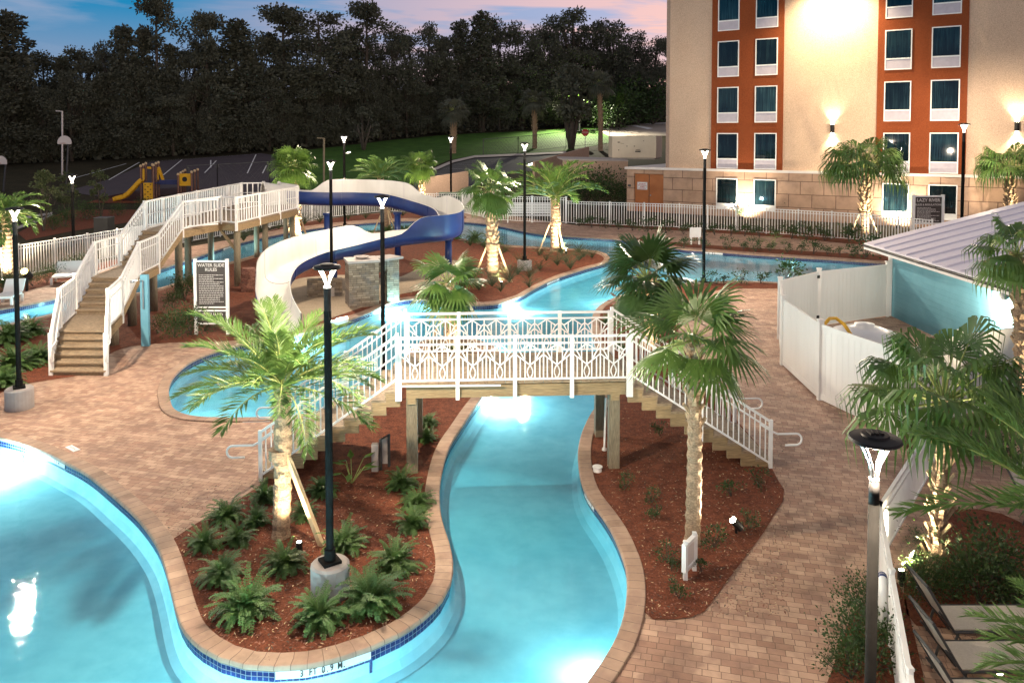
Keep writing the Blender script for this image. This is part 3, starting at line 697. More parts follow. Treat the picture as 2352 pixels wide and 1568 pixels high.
# shed
sh = thing('pool_shed', 'blue clapboard shed with a grey lilac metal roof', 'shed', (14,24,0))
wx, wy0, wy1, ez = 13.95, 17.0, 28.7, 2.62
mb = MB(); mb.box(((wx+wx+9)/2, (wy0+wy1)/2, ez/2), (9, wy1-wy0, ez)); mb.build('wall', M['blue_siding'], sh)
mb = MB(); mb.box((wx-0.02, wy1-0.05, ez/2), (0.12,0.16,ez)); mb.build('corner_board', M['white_paint'], sh)
ex0, ex1, ey0, ey1 = wx-0.62, wx+5.6, wy0-0.5, wy1+0.75; ez0 = 2.52; rz_ = 4.15
mb = MB()
A_, B_, C_, D_ = Vector((ex0,ey0,ez0)), Vector((ex0,ey1,ez0)), Vector((ex1,ey1,rz_)), Vector((ex1,ey0,rz_))
th = Vector((0,0,0.06)); mb.hexa([A_,D_,C_,B_,A_+th,D_+th,C_+th,B_+th])
E_, F_ = Vector((2*ex1-ex0,ey0,ez0)), Vector((2*ex1-ex0,ey1,ez0)); mb.hexa([D_,E_,F_,C_,D_+th,E_+th,F_+th,C_+th])
k = 0; yy = ey0+0.25
while yy < ey1:
    mb.bar(Vector((ex0,yy,ez0+0.085)), Vector((ex1,yy,rz_+0.085)), 0.03, 0.05); yy += 0.8
mb.build('roof', M['roof_metal'], sh)
mb = MB(); mb.bar(A_+Vector((-0.02,0,-0.07)), B_+Vector((-0.02,0,-0.07)), 0.04, 0.2); mb.bar(B_+Vector((0,0.02,-0.05)), C_+Vector((0,0.02,-0.05)), 0.04, 0.2); mb.build('fascia', M['white_paint'], sh)
mb = MB(); mb.box(((ex0+wx)/2+0.02, (ey0+ey1)/2, ez0-0.06+0.04), (wx-ex0-0.06, ey1-ey0-0.1, 0.03)); mb.build('soffit', M['white_paint'], sh)
mb = MB(); mb.tube([(ex0-0.06,ey0,ez0-0.03),(ex0-0.06,ey1,ez0-0.03)], 0.045, 8); mb.build('gutter', M['black_metal'], sh)
lp = thing('wall_lamp', 'small wall lamp glowing on the blue shed siding', 'wall light', (wx-0.05,21.9,2.1))
mb = MB(); mb.tube_prof(Vector((wx-0.13,21.9,2.0)), [(0.06,0),(0.11,0.02),(0.08,0.25),(0.02,0.27)], 10, 0); mb.box((wx-0.04,21.9,2.15), (0.08,0.08,0.1)); mb.build('housing', M['dark_metal'], lp)
light('shed_bulb', 'POINT', (wx-0.45,21.9,1.75), 130, (1,0.88,0.7), lp, 0.08)
mb = MB(); mb.tube_prof(Vector((wx-0.13,21.9,1.96)), [(0.0,0),(0.06,0.015),(0.06,0.03)], 10, 0); mb.build('bulb', M['lens_glow'], lp)

# ------------------------------------------------------------------ foot bridge
UP = Vector((0,0,1))
BA = Vector((math.cos(R(3.2)), math.sin(R(3.2)), 0)); BN = Vector((-BA.y, BA.x, 0))
BO = Vector((-2.17,14.98,0)); BL = 4.46; BW = 2.0; BZ = 1.83
def BP(s, n, z): return BO+BA*s+BN*n+UP*z
br = thing('foot_bridge', 'timber foot bridge with white ornamental railings over the pool channel', 'bridge', BP(BL/2,1,0))
mb = MB()
nb_ = 24
for i in range(nb_):
    s0 = BL*i/nb_; mb.bar(BP(s0+BL/nb_/2,-0.02,BZ-0.02), BP(s0+BL/nb_/2,BW+0.02,BZ-0.02), BL/nb_-0.008, 0.04)
mb.build('deck_boards', M['wood'], br)
for n in (0.06, BW/2, BW-0.06):
    mb = MB(); mb.bar(BP(0.12,n,BZ-0.19), BP(BL-0.02,n,BZ-0.19), 0.08, 0.24); mb.build('beam', M['wood_beam'], br)
for s in (0.22, BL-0.25):
    for n in (0.18, BW-0.18):
        p = BP(s,n,0); mb = MB(); mb.box(p+UP*(BZ-0.3)/2, (0.21,0.21,BZ-0.3), R(3)); mb.build('support_post', M['wood_post'], br)
    mb = MB(); mb.bar(BP(s,0.02,BZ-0.37), BP(s,BW-0.02,BZ-0.37), 0.16, 0.12); mb.build('cross_beam', M['wood_beam'], br)
RH = 0.88
def ornament(mb, a, b):
    a = Vector(a); b = Vector(b); L = (b-a).length; d_ = (b-a)/L
    z0, z1 = 0.05, RH-0.15
    for z, w_ in ((RH,0.055),(RH-0.13,0.04),(z0,0.04)): mb.bar(a+UP*z, b+UP*z, w_, w_*0.8)
    for h in range(2):
        o_ = a+d_*(L*h/2); w_ = L/2
        def q(u, v): return o_+d_*(w_*u)+UP*(z0+(z1-z0)*v)
        T_ = 0.024
        for u, v1 in ((0.14,0.62),(0.32,0.50),(0.68,0.50),(0.86,0.62)): mb.bar(q(u,0), q(u,v1), T_, T_)
        mb.bar(q(0.0,0.70), q(0.5,0.40), T_, T_); mb.bar(q(1.0,0.70), q(0.5,0.40), T_, T_)
        for sg in (-1, 1):
            pts = [q(0.5+sg*0.10*math.sin(math.pi*k/8), 0.40*k/8) for k in range(9)]
            mb.tube(pts, 0.0125, 4)
        mb.bar(q(0.5,0.40), q(0.5,1.0), T_, T_)
        mb.bar(q(0.5,1.0), q(0.12,0.80), T_, T_); mb.bar(q(0.5,1.0), q(0.88,0.80), T_, T_)
        mb.bar(q(0.12,0.80), q(0.02,0.86), T_, T_); mb.bar(q(0.88,0.80), q(0.98,0.86), T_, T_)
        mb.bar(q(0.12,0.80), q(0.30,0.54), T_, T_); mb.bar(q(0.88,0.80), q(0.70,0.54), T_, T_)
        for u in (0.3,0.7): mb.bar(q(u,0.9), q(u,0.56), T_, T_)
    mb.bar(a+d_*L*0.5+UP*z0, a+d_*L*0.5+UP*z1, 0.026, 0.026)
for n in (-0.03, BW+0.03):
    for k in range(4):
        mb = MB(); ornament(mb, BP(BL*k/4+0.03,n,BZ), BP(BL*(k+1)/4-0.03,n,BZ)); mb.build('railing_panel', M['white_paint'], br)
    for k in range(5):
        mb = MB(); p = BP(BL*k/4,n,0); mb.bar(p+UP*(BZ-0.33), p+UP*(BZ+RH+0.03), 0.075, 0.075, up=BA); mb.build('railing_post', M['white_paint'], br)
NR = 11
for side in (-1, 1):
    s0 = 0.0 if side < 0 else BL; run = 2.66 if side < 0 else 2.86
    st = MB(); sgs = [MB(), MB()]
    for k in range(NR-1):
        zt_ = BZ*(NR-1-k)/NR; sa = s0+side*run*k/(NR-1); sb = s0+side*run*(k+1)/(NR-1)
        lo, hi = min(sa,sb), max(sa,sb)
        q = [BP(lo-(0.03 if side<0 else 0),-0.0,zt_-0.045), BP(hi+(0.03 if side>0 else 0),0.0,zt_-0.045), BP(hi+(0.03 if side>0 else 0),BW,zt_-0.045), BP(lo-(0.03 if side<0 else 0),BW,zt_-0.045)]
        st.hexa(q+[v+UP*0.045 for v in q])
        rz0 = sa+side*0.012
        q = [BP(rz0-0.012,0.02,zt_), BP(rz0+0.012,0.02,zt_), BP(rz0+0.012,BW-0.02,zt_), BP(rz0-0.012,BW-0.02,zt_)]
        st.hexa(q+[v+UP*(BZ/NR-0.05) for v in q])
        for sg_, n in zip(sgs, (0.03, BW-0.03)):
            q = [BP(lo,n-0.028,max(0,zt_-0.30)), BP(hi,n-0.028,max(0,zt_-0.30)), BP(hi,n+0.028,max(0,zt_-0.30)), BP(lo,n+0.028,max(0,zt_-0.30))]
            sg_.hexa(q+[Vector((v.x,v.y,zt_-0.047)) for v in q])
    st.build('stair_tread', M['wood'], br)
    for sg_ in sgs: sg_.build('stringer', M['wood_beam'], br)
    for n in (-0.05, BW+0.05):
        a = BP(s0+side*0.05,n,BZ); b = BP(s0+side*run,n,0.0)
        mb = MB(); pickets(mb, a, b, RH+0.06, 0.125, 0.02, 0.10, 0.045, 0.15); mb.build('stair_railing', M['white_paint'], br)
        for f in (0.0, 0.5, 1.0):
            p = a+(b-a)*f; mb = MB(); mb.bar(p-UP*(0.33 if f < 0.9 else 0.0), p+UP*(RH+0.1), 0.065, 0.065, up=BA); mb.build('railing_post', M['white_paint'], br)
        e0 = b+UP*(RH-0.12); sd = side
        pts = [e0+(a-b).normalized()*0.25, e0, e0+BA*0.14*sd-UP*0.07, e0+BA*0.42*sd-UP*0.07]
        for k in range(9):
            t_ = math.pi*k/8; pts.append(e0+BA*(0.52+0.11*math.sin(t_))*sd-UP*(0.07+0.115*(1-math.cos(t_))))
        pts.append(e0+BA*0.30*sd-UP*0.30)
        mb = MB(); mb.tube(pts, 0.021, 8); mb.build('handrail', M['white_paint'], br, True)
mb = MB(); mb.bar(BP(0.02,-0.10,BZ-0.03), BP(1.95,-0.10,BZ-0.045), 0.03, 0.03); tag(mb.build('metal_rail_length', M['white_paint']), 'loose white metal rail lying along the near edge of the bridge deck', 'rail')

# ------------------------------------------------------------------ slide tower
tw = thing('slide_tower', 'timber water slide tower with stairs and white picket railings', 'slide tower', G(170,868))
def PX(x, Y, z): return Vector(((x-CX)/F*Y*1.0, Y, z))
stn = [(105.7,233.3,21.4,0.0),(128,241,23.0,0.93),(165,272,24.9,0.93),(211,314,27.4,1.72),(272,359,29.5,1.72),(330,416,31.7,2.80)]
Lp = [PX(a,Y,z) for a,b_,Y,z in stn]; Rp = [PX(b_,Y,z) for a,b_,Y,z in stn]
def flight(i, n):
    mb = MB(); sg_ = MB()
    L0,R0,L1,R1 = Lp[i],Rp[i],Lp[i+1],Rp[i+1]; z0, z1 = L0.z, L1.z; rs = (z1-z0)/n
    for k in range(n):
        f0, f1 = k/n, (k+1)/n; zt_ = z0+rs*(k+1)
        a, b_, c, d_ = L0.lerp(L1,f0), R0.lerp(R1,f0), R0.lerp(R1,f1), L0.lerp(L1,f1)
        q = [Vector((v.x,v.y,zt_-0.045)) for v in (a-Vector((0,0.07,0)),b_-Vector((0,0.07,0)),c,d_)]
        mb.hexa(q+[v+UP*0.045 for v in q])
        q = [Vector((v.x,v.y,zt_-rs)) for v in (a,b_,b_+Vector((0,0.02,0)),a+Vector((0,0.02,0)))]
        mb.hexa(q+[v+UP*(rs-0.047) for v in q])
    mb.build('stair_tread', M['wood'], tw)
    for A0, A1 in ((L0,L1),(R0,R1)):
        sg_ = MB(); sg_.bar(A0+UP*(-0.06 if i else 0.02), A1-UP*0.12, 0.06, 0.28); sg_.build('stringer', M['wood_beam'], tw)
def landing(i):
    mb = MB(); q = [Lp[i],Rp[i],Rp[i+1],Lp[i+1]]
    mb.prism(q, q[0].z-0.05, q[0].z); mb.build('landing', M['wood'], tw)
    for E_ in (Rp, Lp): mb = MB(); mb.bar(E_[i]-UP*0.19, E_[i+1]-UP*0.19, 0.06, 0.26); mb.build('beam', M['wood_beam'], tw)
flight(0,6); landing(1); flight(2,6); landing(3); flight(4,7)
SH = 1.14
for E_ in (Lp, Rp):
    for i in range(5):
        mb = MB(); pickets(mb, E_[i], E_[i+1], SH, 0.20, 0.034, 0.06, 0.06, 0.0); 
        mb.bar(E_[i]+UP*0.86, E_[i+1]+UP*0.86, 0.03, 0.03)
        mb.build('railing_panel', M['white_paint'], tw)
    for i in range(6):
        mb = MB(); mb.bar(E_[i]-UP*(0.32 if i else 0.0), E_[i]+UP*(SH+0.05), 0.10, 0.10, up=(0,1,0)); mb.build('railing_post', M['white_paint'], tw)
    e0 = E_[0]+UP*0.86
    mb = MB(); mb.tube([E_[1]+Vector((0.06,0,0.86)), e0+Vector((0.06,0.1,0.02)), e0+Vector((0.06,-0.12,-0.05)), e0+Vector((0.06,-0.12,-0.45)), e0+Vector((0.06,0.0,-0.5))], 0.02, 6); mb.build('handrail', M['white_paint'], tw, True)
PZ = 2.80
plat_near = [Rp[5]]+[G(x,y,PZ) for x,y in ((508,511),(543,514),(684,479))]
plat_far = [Lp[5]]+[G(x,y,PZ) for x,y in ((412,505),(556,467),(606,466))]
far_end = G(672,465,PZ)
outl = plat_near+[far_end]+list(reversed(plat_far))
mb = MB(); mb.prism(outl, PZ-0.06, PZ); mb.build('platform_deck', M['wood'], tw)
mb = MB()
for i in range(3): mb.bar(plat_near[i]-UP*0.2, plat_near[i+1]-UP*0.2, 0.08, 0.27)
for i in range(3): mb.bar(plat_far[i]-UP*0.2, plat_far[i+1]-UP*0.2, 0.08, 0.27)
mb.bar(plat_near[3]-UP*0.2, far_end-UP*0.2, 0.08, 0.27)
mb.build('beam', M['wood_beam'], tw)
for line in (plat_near, plat_far):
    for i in range(3):
        mb = MB(); pickets(mb, line[i], line[i+1], SH, 0.25, 0.048, 0.06, 0.07, 0.0); mb.bar(line[i]+UP*0.6, line[i+1]+UP*0.6, 0.03, 0.03); mb.build('railing_panel', M['white_paint'], tw)
        n = max(1, round((line[i+1]-line[i]).length/2.1))
        for k in range(1, n+1):
            p = line[i].lerp(line[i+1], k/n); mb = MB(); mb.bar(p-UP*0.32, p+UP*(SH+0.05), 0.10, 0.10, up=(0,1,0)); mb.build('railing_post', M['white_paint'], tw)
# gate leaf on the platform
gl0 = Rp[5].lerp(Lp[5],0.0)+Vector((0.05,0.4,0)); mb = MB(); pickets(mb, gl0, gl0+Vector((0.9,0.9,0)), SH, 0.13, 0.028, 0.1, 0.06, 0.0); mb.build('gate', M['white_paint'], tw)
for x, y, zt_ in ((412,684,2.66),(433,648,2.66),(485,606,2.66),(546,657,2.66),(657,566,2.66),(672,592,2.66),(590,590,2.66),(353,714,1.6),(304,748,1.6),(285,712,1.6),(262,792,0.82),(214,742,0.82),(610,618,2.66)):
    p = G(x,y); mb = MB(); mb.tube([p-UP*0.05, p+UP*(zt_-0.08)], 0.15, 10); mb.build('support_post', M['wood_post'], tw, True)
mb = MB(); p = G(546,657); mb.bar(p+UP*1.5, p+Vector((-0.9,0.2,2.62)), 0.1, 0.1); mb.build('knee_brace', M['wood_beam'], tw); mb = MB(); p = G(657,566); mb.bar(p+UP*1.5, p+Vector((-0.8,-0.3,2.62)), 0.1, 0.1); mb.build('knee_brace', M['wood_beam'], tw)

# ------------------------------------------------------------------ water slide flume
ws = thing('water_slide', 'winding water slide flume, white inside and navy blue outside', 'water slide', G(760,640))
spx = [(672,467,43.2),(700,469,43.0),(749.5,471,43.0),(822,471,43.2),(895,475,42.8),(968,493,41.6),(1022,513,39.8),(1038,536,38.2),(1022,550,36.9),(968,557,36.0),(895,567,35.2),(798,590,33.9),(713,612,32.2),(655,640,30.4),(632,672,28.8),(628,705,27.4),(634,732,26.3),(650,766,25.0)]
sp3 = [P(x,y,Y) for x,y,Y in spx]
n_ = len(sp3); cl = catmull(sp3, False, 0.28)
acc = []
for k, q in enumerate(cl):   # parameter of each resampled point
    j = min(range(n_), key=lambda i: (sp3[i]-q).length); acc.append(j)
def lerp(a, b, t): return a+(b-a)*max(0, min(1, t))
profs_in, profs_out = [], []
nc = len(cl)
hl_raw, hr_raw = [], []
for k in range(nc):
    j = acc[k]
    hl = 0.72 if j < 2 else (1.38 if j <= 4 else (0.95 if j < 6 else (1.25 if j <= 9 else 0.55)))
    hr = 0.74 if j <= 6 else 0.6 if j <= 9 else (0.62 if j < 11 else 1.25 if j < 15 else 0.7)
    if 0 < j < 2: hl = 0.72
    if j >= 15: hl = 0.6
    hl_raw.append(hl); hr_raw.append(hr)
def sm(a, it=2):
    for _ in range(it): a = [(a[max(0,i-1)]+a[i]*2+a[min(len(a)-1,i+1)])/4 for i in range(len(a))]
    return a
hls, hrs = sm(hl_raw), sm(hr_raw)
HWID = 0.56
inn = MB(); out = MB(); rim = MB(); NS = 14
def section(k, off):
    d_ = (cl[min(k+1,nc-1)]-cl[max(k-1,0)]).normalized(); r_ = Vector((d_.y,-d_.x,0)).normalized()
    hw = HWID+off; pts = []
    for i in range(NS+1):
        t_ = i/NS
        if t_ <= 0.5: ang = math.pi*(t_); x_ = -math.cos(ang*1.0)*hw
        ang = math.pi*t_; x_ = -math.cos(ang)*hw; base_ = -(math.sin(ang)**0.7)*(0.42+off)
        z_ = base_+0.42
        pts.append((x_, z_))
    # straight side walls above the half pipe
    l = [(-hw, hls[k]), (-hw, (hls[k]+0.42)/2)] if hls[k] > 0.45 else []
    r = [(hw, (hrs[k]+0.42)/2), (hw, hrs[k])] if hrs[k] > 0.45 else []
    allp = l+pts+r
    return [cl[k]+r_*x_+UP*z_ for x_, z_ in allp]
def sweep(mb, secs, flip):
    m_ = len(secs[0])
    for s_ in secs: mb.v += [tuple(p) for p in s_]
    for k in range(len(secs)-1):
        for i in range(m_-1):
            f = (k*m_+i, k*m_+i+1, (k+1)*m_+i+1, (k+1)*m_+i)
            mb.f.append(f if not flip else f[::-1]); mb.m.append(0)
si = [section(k, 0.0) for k in range(nc)]; so_ = [section(k, 0.035) for k in range(nc)]
sweep(inn, si, False); inn.build('inner_channel', M['slide_white'], ws, True)
sweep(out, so_, True); out.build('outer_shell', M['slide_blue'], ws, True)
m_ = len(si[0])
for e_ in (0, m_-1):
    rim = MB()
    for k in range(nc-1):
        o_ = len(rim.v); rim.v += [tuple(si[k][e_]+UP*0.012), tuple(so_[k][e_]+UP*0.012), tuple(so_[k+1][e_]+UP*0.012), tuple(si[k+1][e_]+UP*0.012)]
        rim.f.append((o_,o_+1,o_+2,o_+3)); rim.m.append(0)
    rim.build('rim', M['slide_white'], ws)

for k in range(9, nc-4, 11):
    fl_ = MB()
    for i in range(len(so_[k])-1): fl_.bar(so_[k][i], so_[k][i+1], 0.05, 0.05, up=(cl[k+1]-cl[k]).normalized())
    fl_.build('flange_joint', M['slide_blue'], ws)
for k in range(9, nc-2, 11):
    sm_ = MB()
    for i in range(len(si[k])-1): sm_.bar(si[k][i]+UP*0.006, si[k][i+1]+UP*0.006, 0.022, 0.012, up=(cl[k+1]-cl[k]).normalized())
    sm_.build('channel_seam', M['vent_panel'], ws)
for x, y0_, y1_, Y in ((751,490,531,42.8),(913,488,523,42.4),(1030,548,580,38.0),(765,585,652,33.6)):
    a = P(x,y0_,Y); b_ = Vector((a.x,a.y,0)); mb = MB(); mb.tube([b_, a], 0.17, 12); mb.tube([b_+UP*0.02,b_+UP*0.06],0.3,12); mb.tube([a-UP*0.1, a+UP*0.02], 0.24, 12)
    mb.build('support_column', M['slide_blue'], ws, True)
# entry tub hoods
mb = MB()
for cx_, Y_, wd, ht in ((606,43.6,0.68,1.25),(642,44.4,0.62,1.2)):
    c = P(cx_, 466, Y_); ax = Vector((0.85,0.5,0)).normalized(); sd_ = Vector((-ax.y,ax.x,0))
    secs = []
    for u in (0,0.35,0.7,1.05):
        secs.append([c+ax*u+sd_*(-math.cos(math.pi*i/14)*wd)+UP*(PZ-c.z+math.sin(math.pi*i/14)**0.8*ht*(1-0.15*u)) for i in range(15)])
    o_ = len(mb.v); m2 = MB(); sweep(m2, secs, False); mb.add(m2.v, m2.f)
    for i in range(14): mb.bar(secs[0][i], secs[0][i+1], 0.1, 0.1, up=ax)
mb.build('start_tub', M['slide_white'], ws, True)

# stone waterfall feature under the slide
wf = thing('stone_waterfall', 'stacked stone water feature with pale capstone at the pool edge', 'water feature', G(840,705))
c1 = G(826,706); 
mb = MB(); mb.box(c1+Vector((0,0.5,0.86)), (1.15,1.05,1.72), R(20)); mb.build('pillar', M['stacked_stone'], wf)
c2 = G(894,697); mb = MB(); mb.box(c2+Vector((0.0,0.5,0.86)), (0.48,0.85,1.72), R(20)); mb.build('pillar', M['stacked_stone'], wf)
mb = MB(); mb.bar(c1+Vector((0.5,0.75,1.49)), c2+Vector((-0.1,0.62,1.49)), 0.62, 0.44); mb.build('lintel', M['stacked_stone'], wf)
mb = MB(); mb.box(c1+Vector((0,0.5,1.77)), (1.25,1.15,0.09), R(20)); mb.bar(c1+Vector((0.6,0.72,1.77)), c2+Vector((0.2,0.66,1.77)), 0.9, 0.085); mb.build('capstone', M['concrete'], wf)
mb = MB(); mb.tube_prof(c1+Vector((0,0.5,1.817)), [(0.18,0),(0.3,0.1),(0.27,0.1),(0.15,0.03),(0.0,0.03)], 16, 0); mb.build('bowl', M['concrete'], wf)
mb = MB(); mb.box(G(700,690)+Vector((0.6,0.9,0.35)), (1.4,0.5,0.7), R(10)); tag(mb.build('stone_wall', M['stacked_stone']), 'low stacked stone wall in shade under the slide end', 'wall')
# red slabs heap
rk = MB(); rr = random.Random(3); c = G(572,668)
for k in range(11):
    z_ = 0.10+k*0.085; a_ = rr.uniform(0,3); r_ = 0.42-0.012*k
    pts = [(c.x+rr.uniform(-0.06,0.06)+r_*rr.uniform(0.75,1.1)*math.cos(a_+t_*1.047), c.y+r_*rr.uniform(0.75,1.1)*math.sin(a_+t_*1.047)) for t_ in range(6)]
    rk.prism(pts, z_-0.05-(0.06 if k == 0 else 0), z_+0.028)
tag(rk.build('rock_pile', M['red_rock']), 'heap of reddish flat stone slabs between the slide and sign', 'rocks')

# ------------------------------------------------------------------ lamp posts
def lamp(label, x, ybase, yhead, s=1.0, bh=0.5, br_=0.28, power=700, xh=None, conc=True, spk=None):
    p = G(x, ybase, bh); p0 = Vector((p.x,p.y,0)); zh = P(x, yhead, p.y).z
    t = thing('lamp_post', label, 'lamp post', p0, 'pool deck lamp posts')
    if conc and bh > 0.02:
        mb = MB(); mb.tube_prof(p0, [(br_,0),(br_,bh-0.03),(br_-0.03,bh)], 24, 0); mb.build('concrete_base', M['concrete'], t, False)
    r_ = 0.055*s; zc = zh-0.27*s
    mb = MB(); mb.tube([p0+UP*bh, p0+UP*(zc-0.35*s)], r_, 12); mb.box(p0+UP*(bh+0.02), (0.26*s,0.26*s,0.04), 0.6); mb.tube([p0+UP*(bh+0.04), p0+UP*(bh+0.2)], r_*1.5, 12); mb.build('shaft', M['pole_black'], t)
    mb = MB(); mb.tube([p0+UP*(zc-0.35*s), p0+UP*(zc-0.02*s)], r_*0.93, 12); mb.build('collar', M['black_metal'], t)
    mb = MB(); mb.tube([p0+UP*(zc-0.02*s), p0+UP*zc], r_*0.95, 12); mb.build('socket_ring', M['lamp_glow'], t)
    for sg in (-1, 1):
        mb = MB(); mb.tube([p0+Vector((sg*0.012*s,0,zc-zh+zh)), p0+Vector((sg*0.045*s,0,zc+0.12*s)), p0+Vector((sg*0.105*s,0,zh-0.015*s))], [0.012*s,0.022*s,0.034*s], 8); mb.build('light_arm', M['lamp_glow'], t, True)
    mb = MB(); mb.tube_prof(p0+UP*(zh-0.02*s), [(0.0,0.0),(0.185*s,0.0),(0.20*s,0.015*s),(0.19*s,0.04*s),(0.10*s,0.055*s),(0.095*s,0.07*s),(0.0,0.072*s)], 28, 0); mb.build('cap_disc', M['black_metal'], t)
    if spk:
        zs = P(x, spk, p.y).z; mb = MB(); a_ = p0+Vector((r_,-0.02,zs)); mb.tube([a_, a_+Vector((0.07*s,-0.02,0.0))], 0.02*s, 6); mb.tube([a_+Vector((0.05*s,-0.02,0.0)), a_+Vector((0.10*s,-0.03,0.01)), a_+Vector((0.24*s,-0.07,0.05*s))], [0.03*s,0.05*s,0.042*s], 10); mb.build('speaker', M['white_paint'], t, True)
    if power: light('lamp_bulb', 'POINT', p0+Vector((0,0,zh-0.10*s)), power, LAMPC, t, 0.06)
    return t
lamp('tall black lamp post on a round concrete base among the front ferns', 758, 1290, 614, 1.0, 0.48, 0.275, 520, spk=738)
lamp('black lamp post rising behind the near bridge stairs', 881, 915, 452, 1.0, 0.05, 0.2, 420, conc=False)
lamp('black lamp post on concrete base in mulch beside the feather palm by the bench', 1205, 597, 330, 1.25, 0.5, 0.36, 700, spk=380)
lamp('black lamp post between river and stone base before the orange bay', 1616, 648, 345, 1.3, 0.02, 0.2, 700, conc=False)
lamp('black lamp post standing in front of the lower slide run', 762, 657, 371, 1.2, 0.4, 0.28, 500)
lamp('black lamp post on concrete base left of the slide stairs', 44, 890, 480, 1.0, 0.5, 0.31, 560)
lamp('black lamp post by the picket fence beyond the slide stairs', 170, 604, 403, 1.4, 0.02, 0.2, 1150, conc=False)
lamp('black lamp post behind the upper slide run left of the low feather palm', 792, 520, 313, 1.5, 0.5, 0.35, 600, spk=352)
lamp('black lamp post by the dark parking lot wall', 1036, 478, 315, 1.7, 0.02, 0.2, 600, conc=False)
lamp('black lamp post before the right orange bay, foot hidden by the shed roof', 2208, 560, 286, 1.7, 0.02, 0.2, 700, conc=False)
# nearest one: foot below the frame
pn = P(2010, 1007, 5.15)
def lamp_at(label, X, Y, zh, power):
    y = HZ+(H-0.0)*F/Y
    g0 = Vector((X,Y,0)); t = thing('lamp_post', label, 'lamp post', g0, 'pool deck lamp posts'); s = 1.0; r_ = 0.037; zc = zh-0.27
    mb = MB(); mb.tube_prof(g0, [(0.25,0),(0.25,0.4),(0.22,0.42)], 24, 0); mb.build('concrete_base', M['concrete'], t)
    mb = MB(); mb.tube([g0+UP*0.42, g0+UP*(zc-0.17)], r_, 20); mb.build('shaft', M['pole_black'], t, True)
    mb = MB(); mb.tube([g0+UP*(zc-0.17), g0+UP*(zc-0.012)], r_*0.92, 20); mb.build('collar', M['black_metal'], t, True)
    mb = MB(); mb.tube([g0+UP*(zc-0.012), g0+UP*zc], r_*0.93, 20); mb.build('socket_ring', M['trim'], t)
    for sg in (-1, 1):
        for q in (-1, 1):
            mb = MB(); mb.tube([g0+Vector((sg*0.012,q*0.012,zc)), g0+Vector((sg*0.028,q*0.02,zc+0.10)), g0+Vector((sg*0.07,q*0.03,zc+0.2)), g0+Vector((sg*0.10,q*0.035,zh-0.015))], [0.008,0.009,0.011,0.012], 8); mb.build('light_arm', M['lamp_glow' if (sg > 0 and q < 0) else 'steel'], t, True)
    mb = MB(); mb.tube_prof(g0+UP*(zh-0.02), [(0.0,0.0),(0.155,0.0),(0.169,0.012),(0.162,0.028),(0.09,0.04)], 40, 0); mb.tube_prof(g0+UP*(zh+0.0201), [(0.089,0.0),(0.085,0.014),(0.0,0.016)], 32, 0)
    for k in range(3): mb.box(g0+Vector((-0.035+0.035*k,0,zh+0.042)), (0.02,0.07,0.012))
    mb.build('cap_disc', M['black_metal'], t)
    light('lamp_bulb', 'POINT', g0+Vector((0,0,zh-0.09)), power, LAMPC, t, 0.06)
lamp_at('nearest black lamp post with wide round cap, foot out of frame', pn.x, pn.y, pn.z, 120)

# ------------------------------------------------------------------ signs
def board_sign(name, label, x0, x1, ybase, ytop, ysplit, title, sub, nl, extra=None):
    p0, p1 = G(x0,ybase), G(x1,ybase); Y = (p0.y+p1.y)/2; p0.y = p1.y = Y
    t = thing(name, label, 'sign', (p0+p1)/2)
    zt_ = P(x0, ytop, Y).z; zb_ = P(x0, ysplit, Y).z; pw = (p1-p0).length
    w_ = pw*0.09
    for q in (p0, p1): mb = MB(); mb.box(q+UP*(zt_+0.05)/2, (w_,w_,zt_+0.05)); mb.build('post', M['white_paint'], t)
    def board(za, zb, lines, small, nm):
        mb = MB(); mb.box(Vector(((p0.x+p1.x)/2, Y, (za+zb)/2)), (pw-w_-0.004, w_*0.5, zb-za)); bo = mb.build(nm, M['sign_brown'], t)
        fr = MB(); f_ = w_*0.55
        for z_ in (za+f_/2, zb-f_/2): fr.box(Vector(((p0.x+p1.x)/2, Y-w_*0.3, z_)), (pw-w_-0.004, w_*0.3, f_))
        fr.build('frame', M['white_paint'], bo)
        tx = MB(); y_ = Y-w_*0.25
        hh = zb-za; z_ = zb-f_-lines[0][1]*0.75
        for tt, sz in lines:
            tx.text(tt, sz, Vector(((p0.x+p1.x)/2, y_, z_)), (1,0,0), (0,0,1), bold=0.02); z_ -= sz*1.02
        z_ -= 0.03; k = 0; avail = (z_-za-f_-0.04)
        rr = random.Random(len(lines)*7+small)
        while k < small:
            xx = p0.x+w_*1.3; endx = p1.x-w_*1.3-rr.choice((0,0,0.12,0.3))*pw
            while xx < endx:
                e_ = min(xx+rr.uniform(0.02,0.085)*pw, endx); tx.hexa([Vector((xx,y_-0.003,z_-0.010*pw)),Vector((e_,y_-0.003,z_-0.010*pw)),Vector((e_,y_,z_-0.010*pw)),Vector((xx,y_,z_-0.010*pw)),Vector((xx,y_-0.003,z_+0.010*pw)),Vector((e_,y_-0.003,z_+0.010*pw)),Vector((e_,y_,z_+0.010*pw)),Vector((xx,y_,z_+0.010*pw))]); xx = e_+0.016*pw
            z_ -= avail/small; k += 1
        tx.build('lettering', M['sign_text'], bo)
    board(zb_+0.03, zt_, title, nl, 'board')
    if sub: board(sub[1] if False else P(x0,sub[0],Y).z, zb_-0.03, sub[1], 0, 'lower_board')
    return t
board_sign('rules_sign', 'brown water slide rules sign on white posts beside the slide stairs', 451, 524, 768, 598, 709, [('WATER SLIDE',0.145),('RULES',0.145)], (744,[('LIFEGUARD',0.145),('ON DUTY',0.145)]), 17)
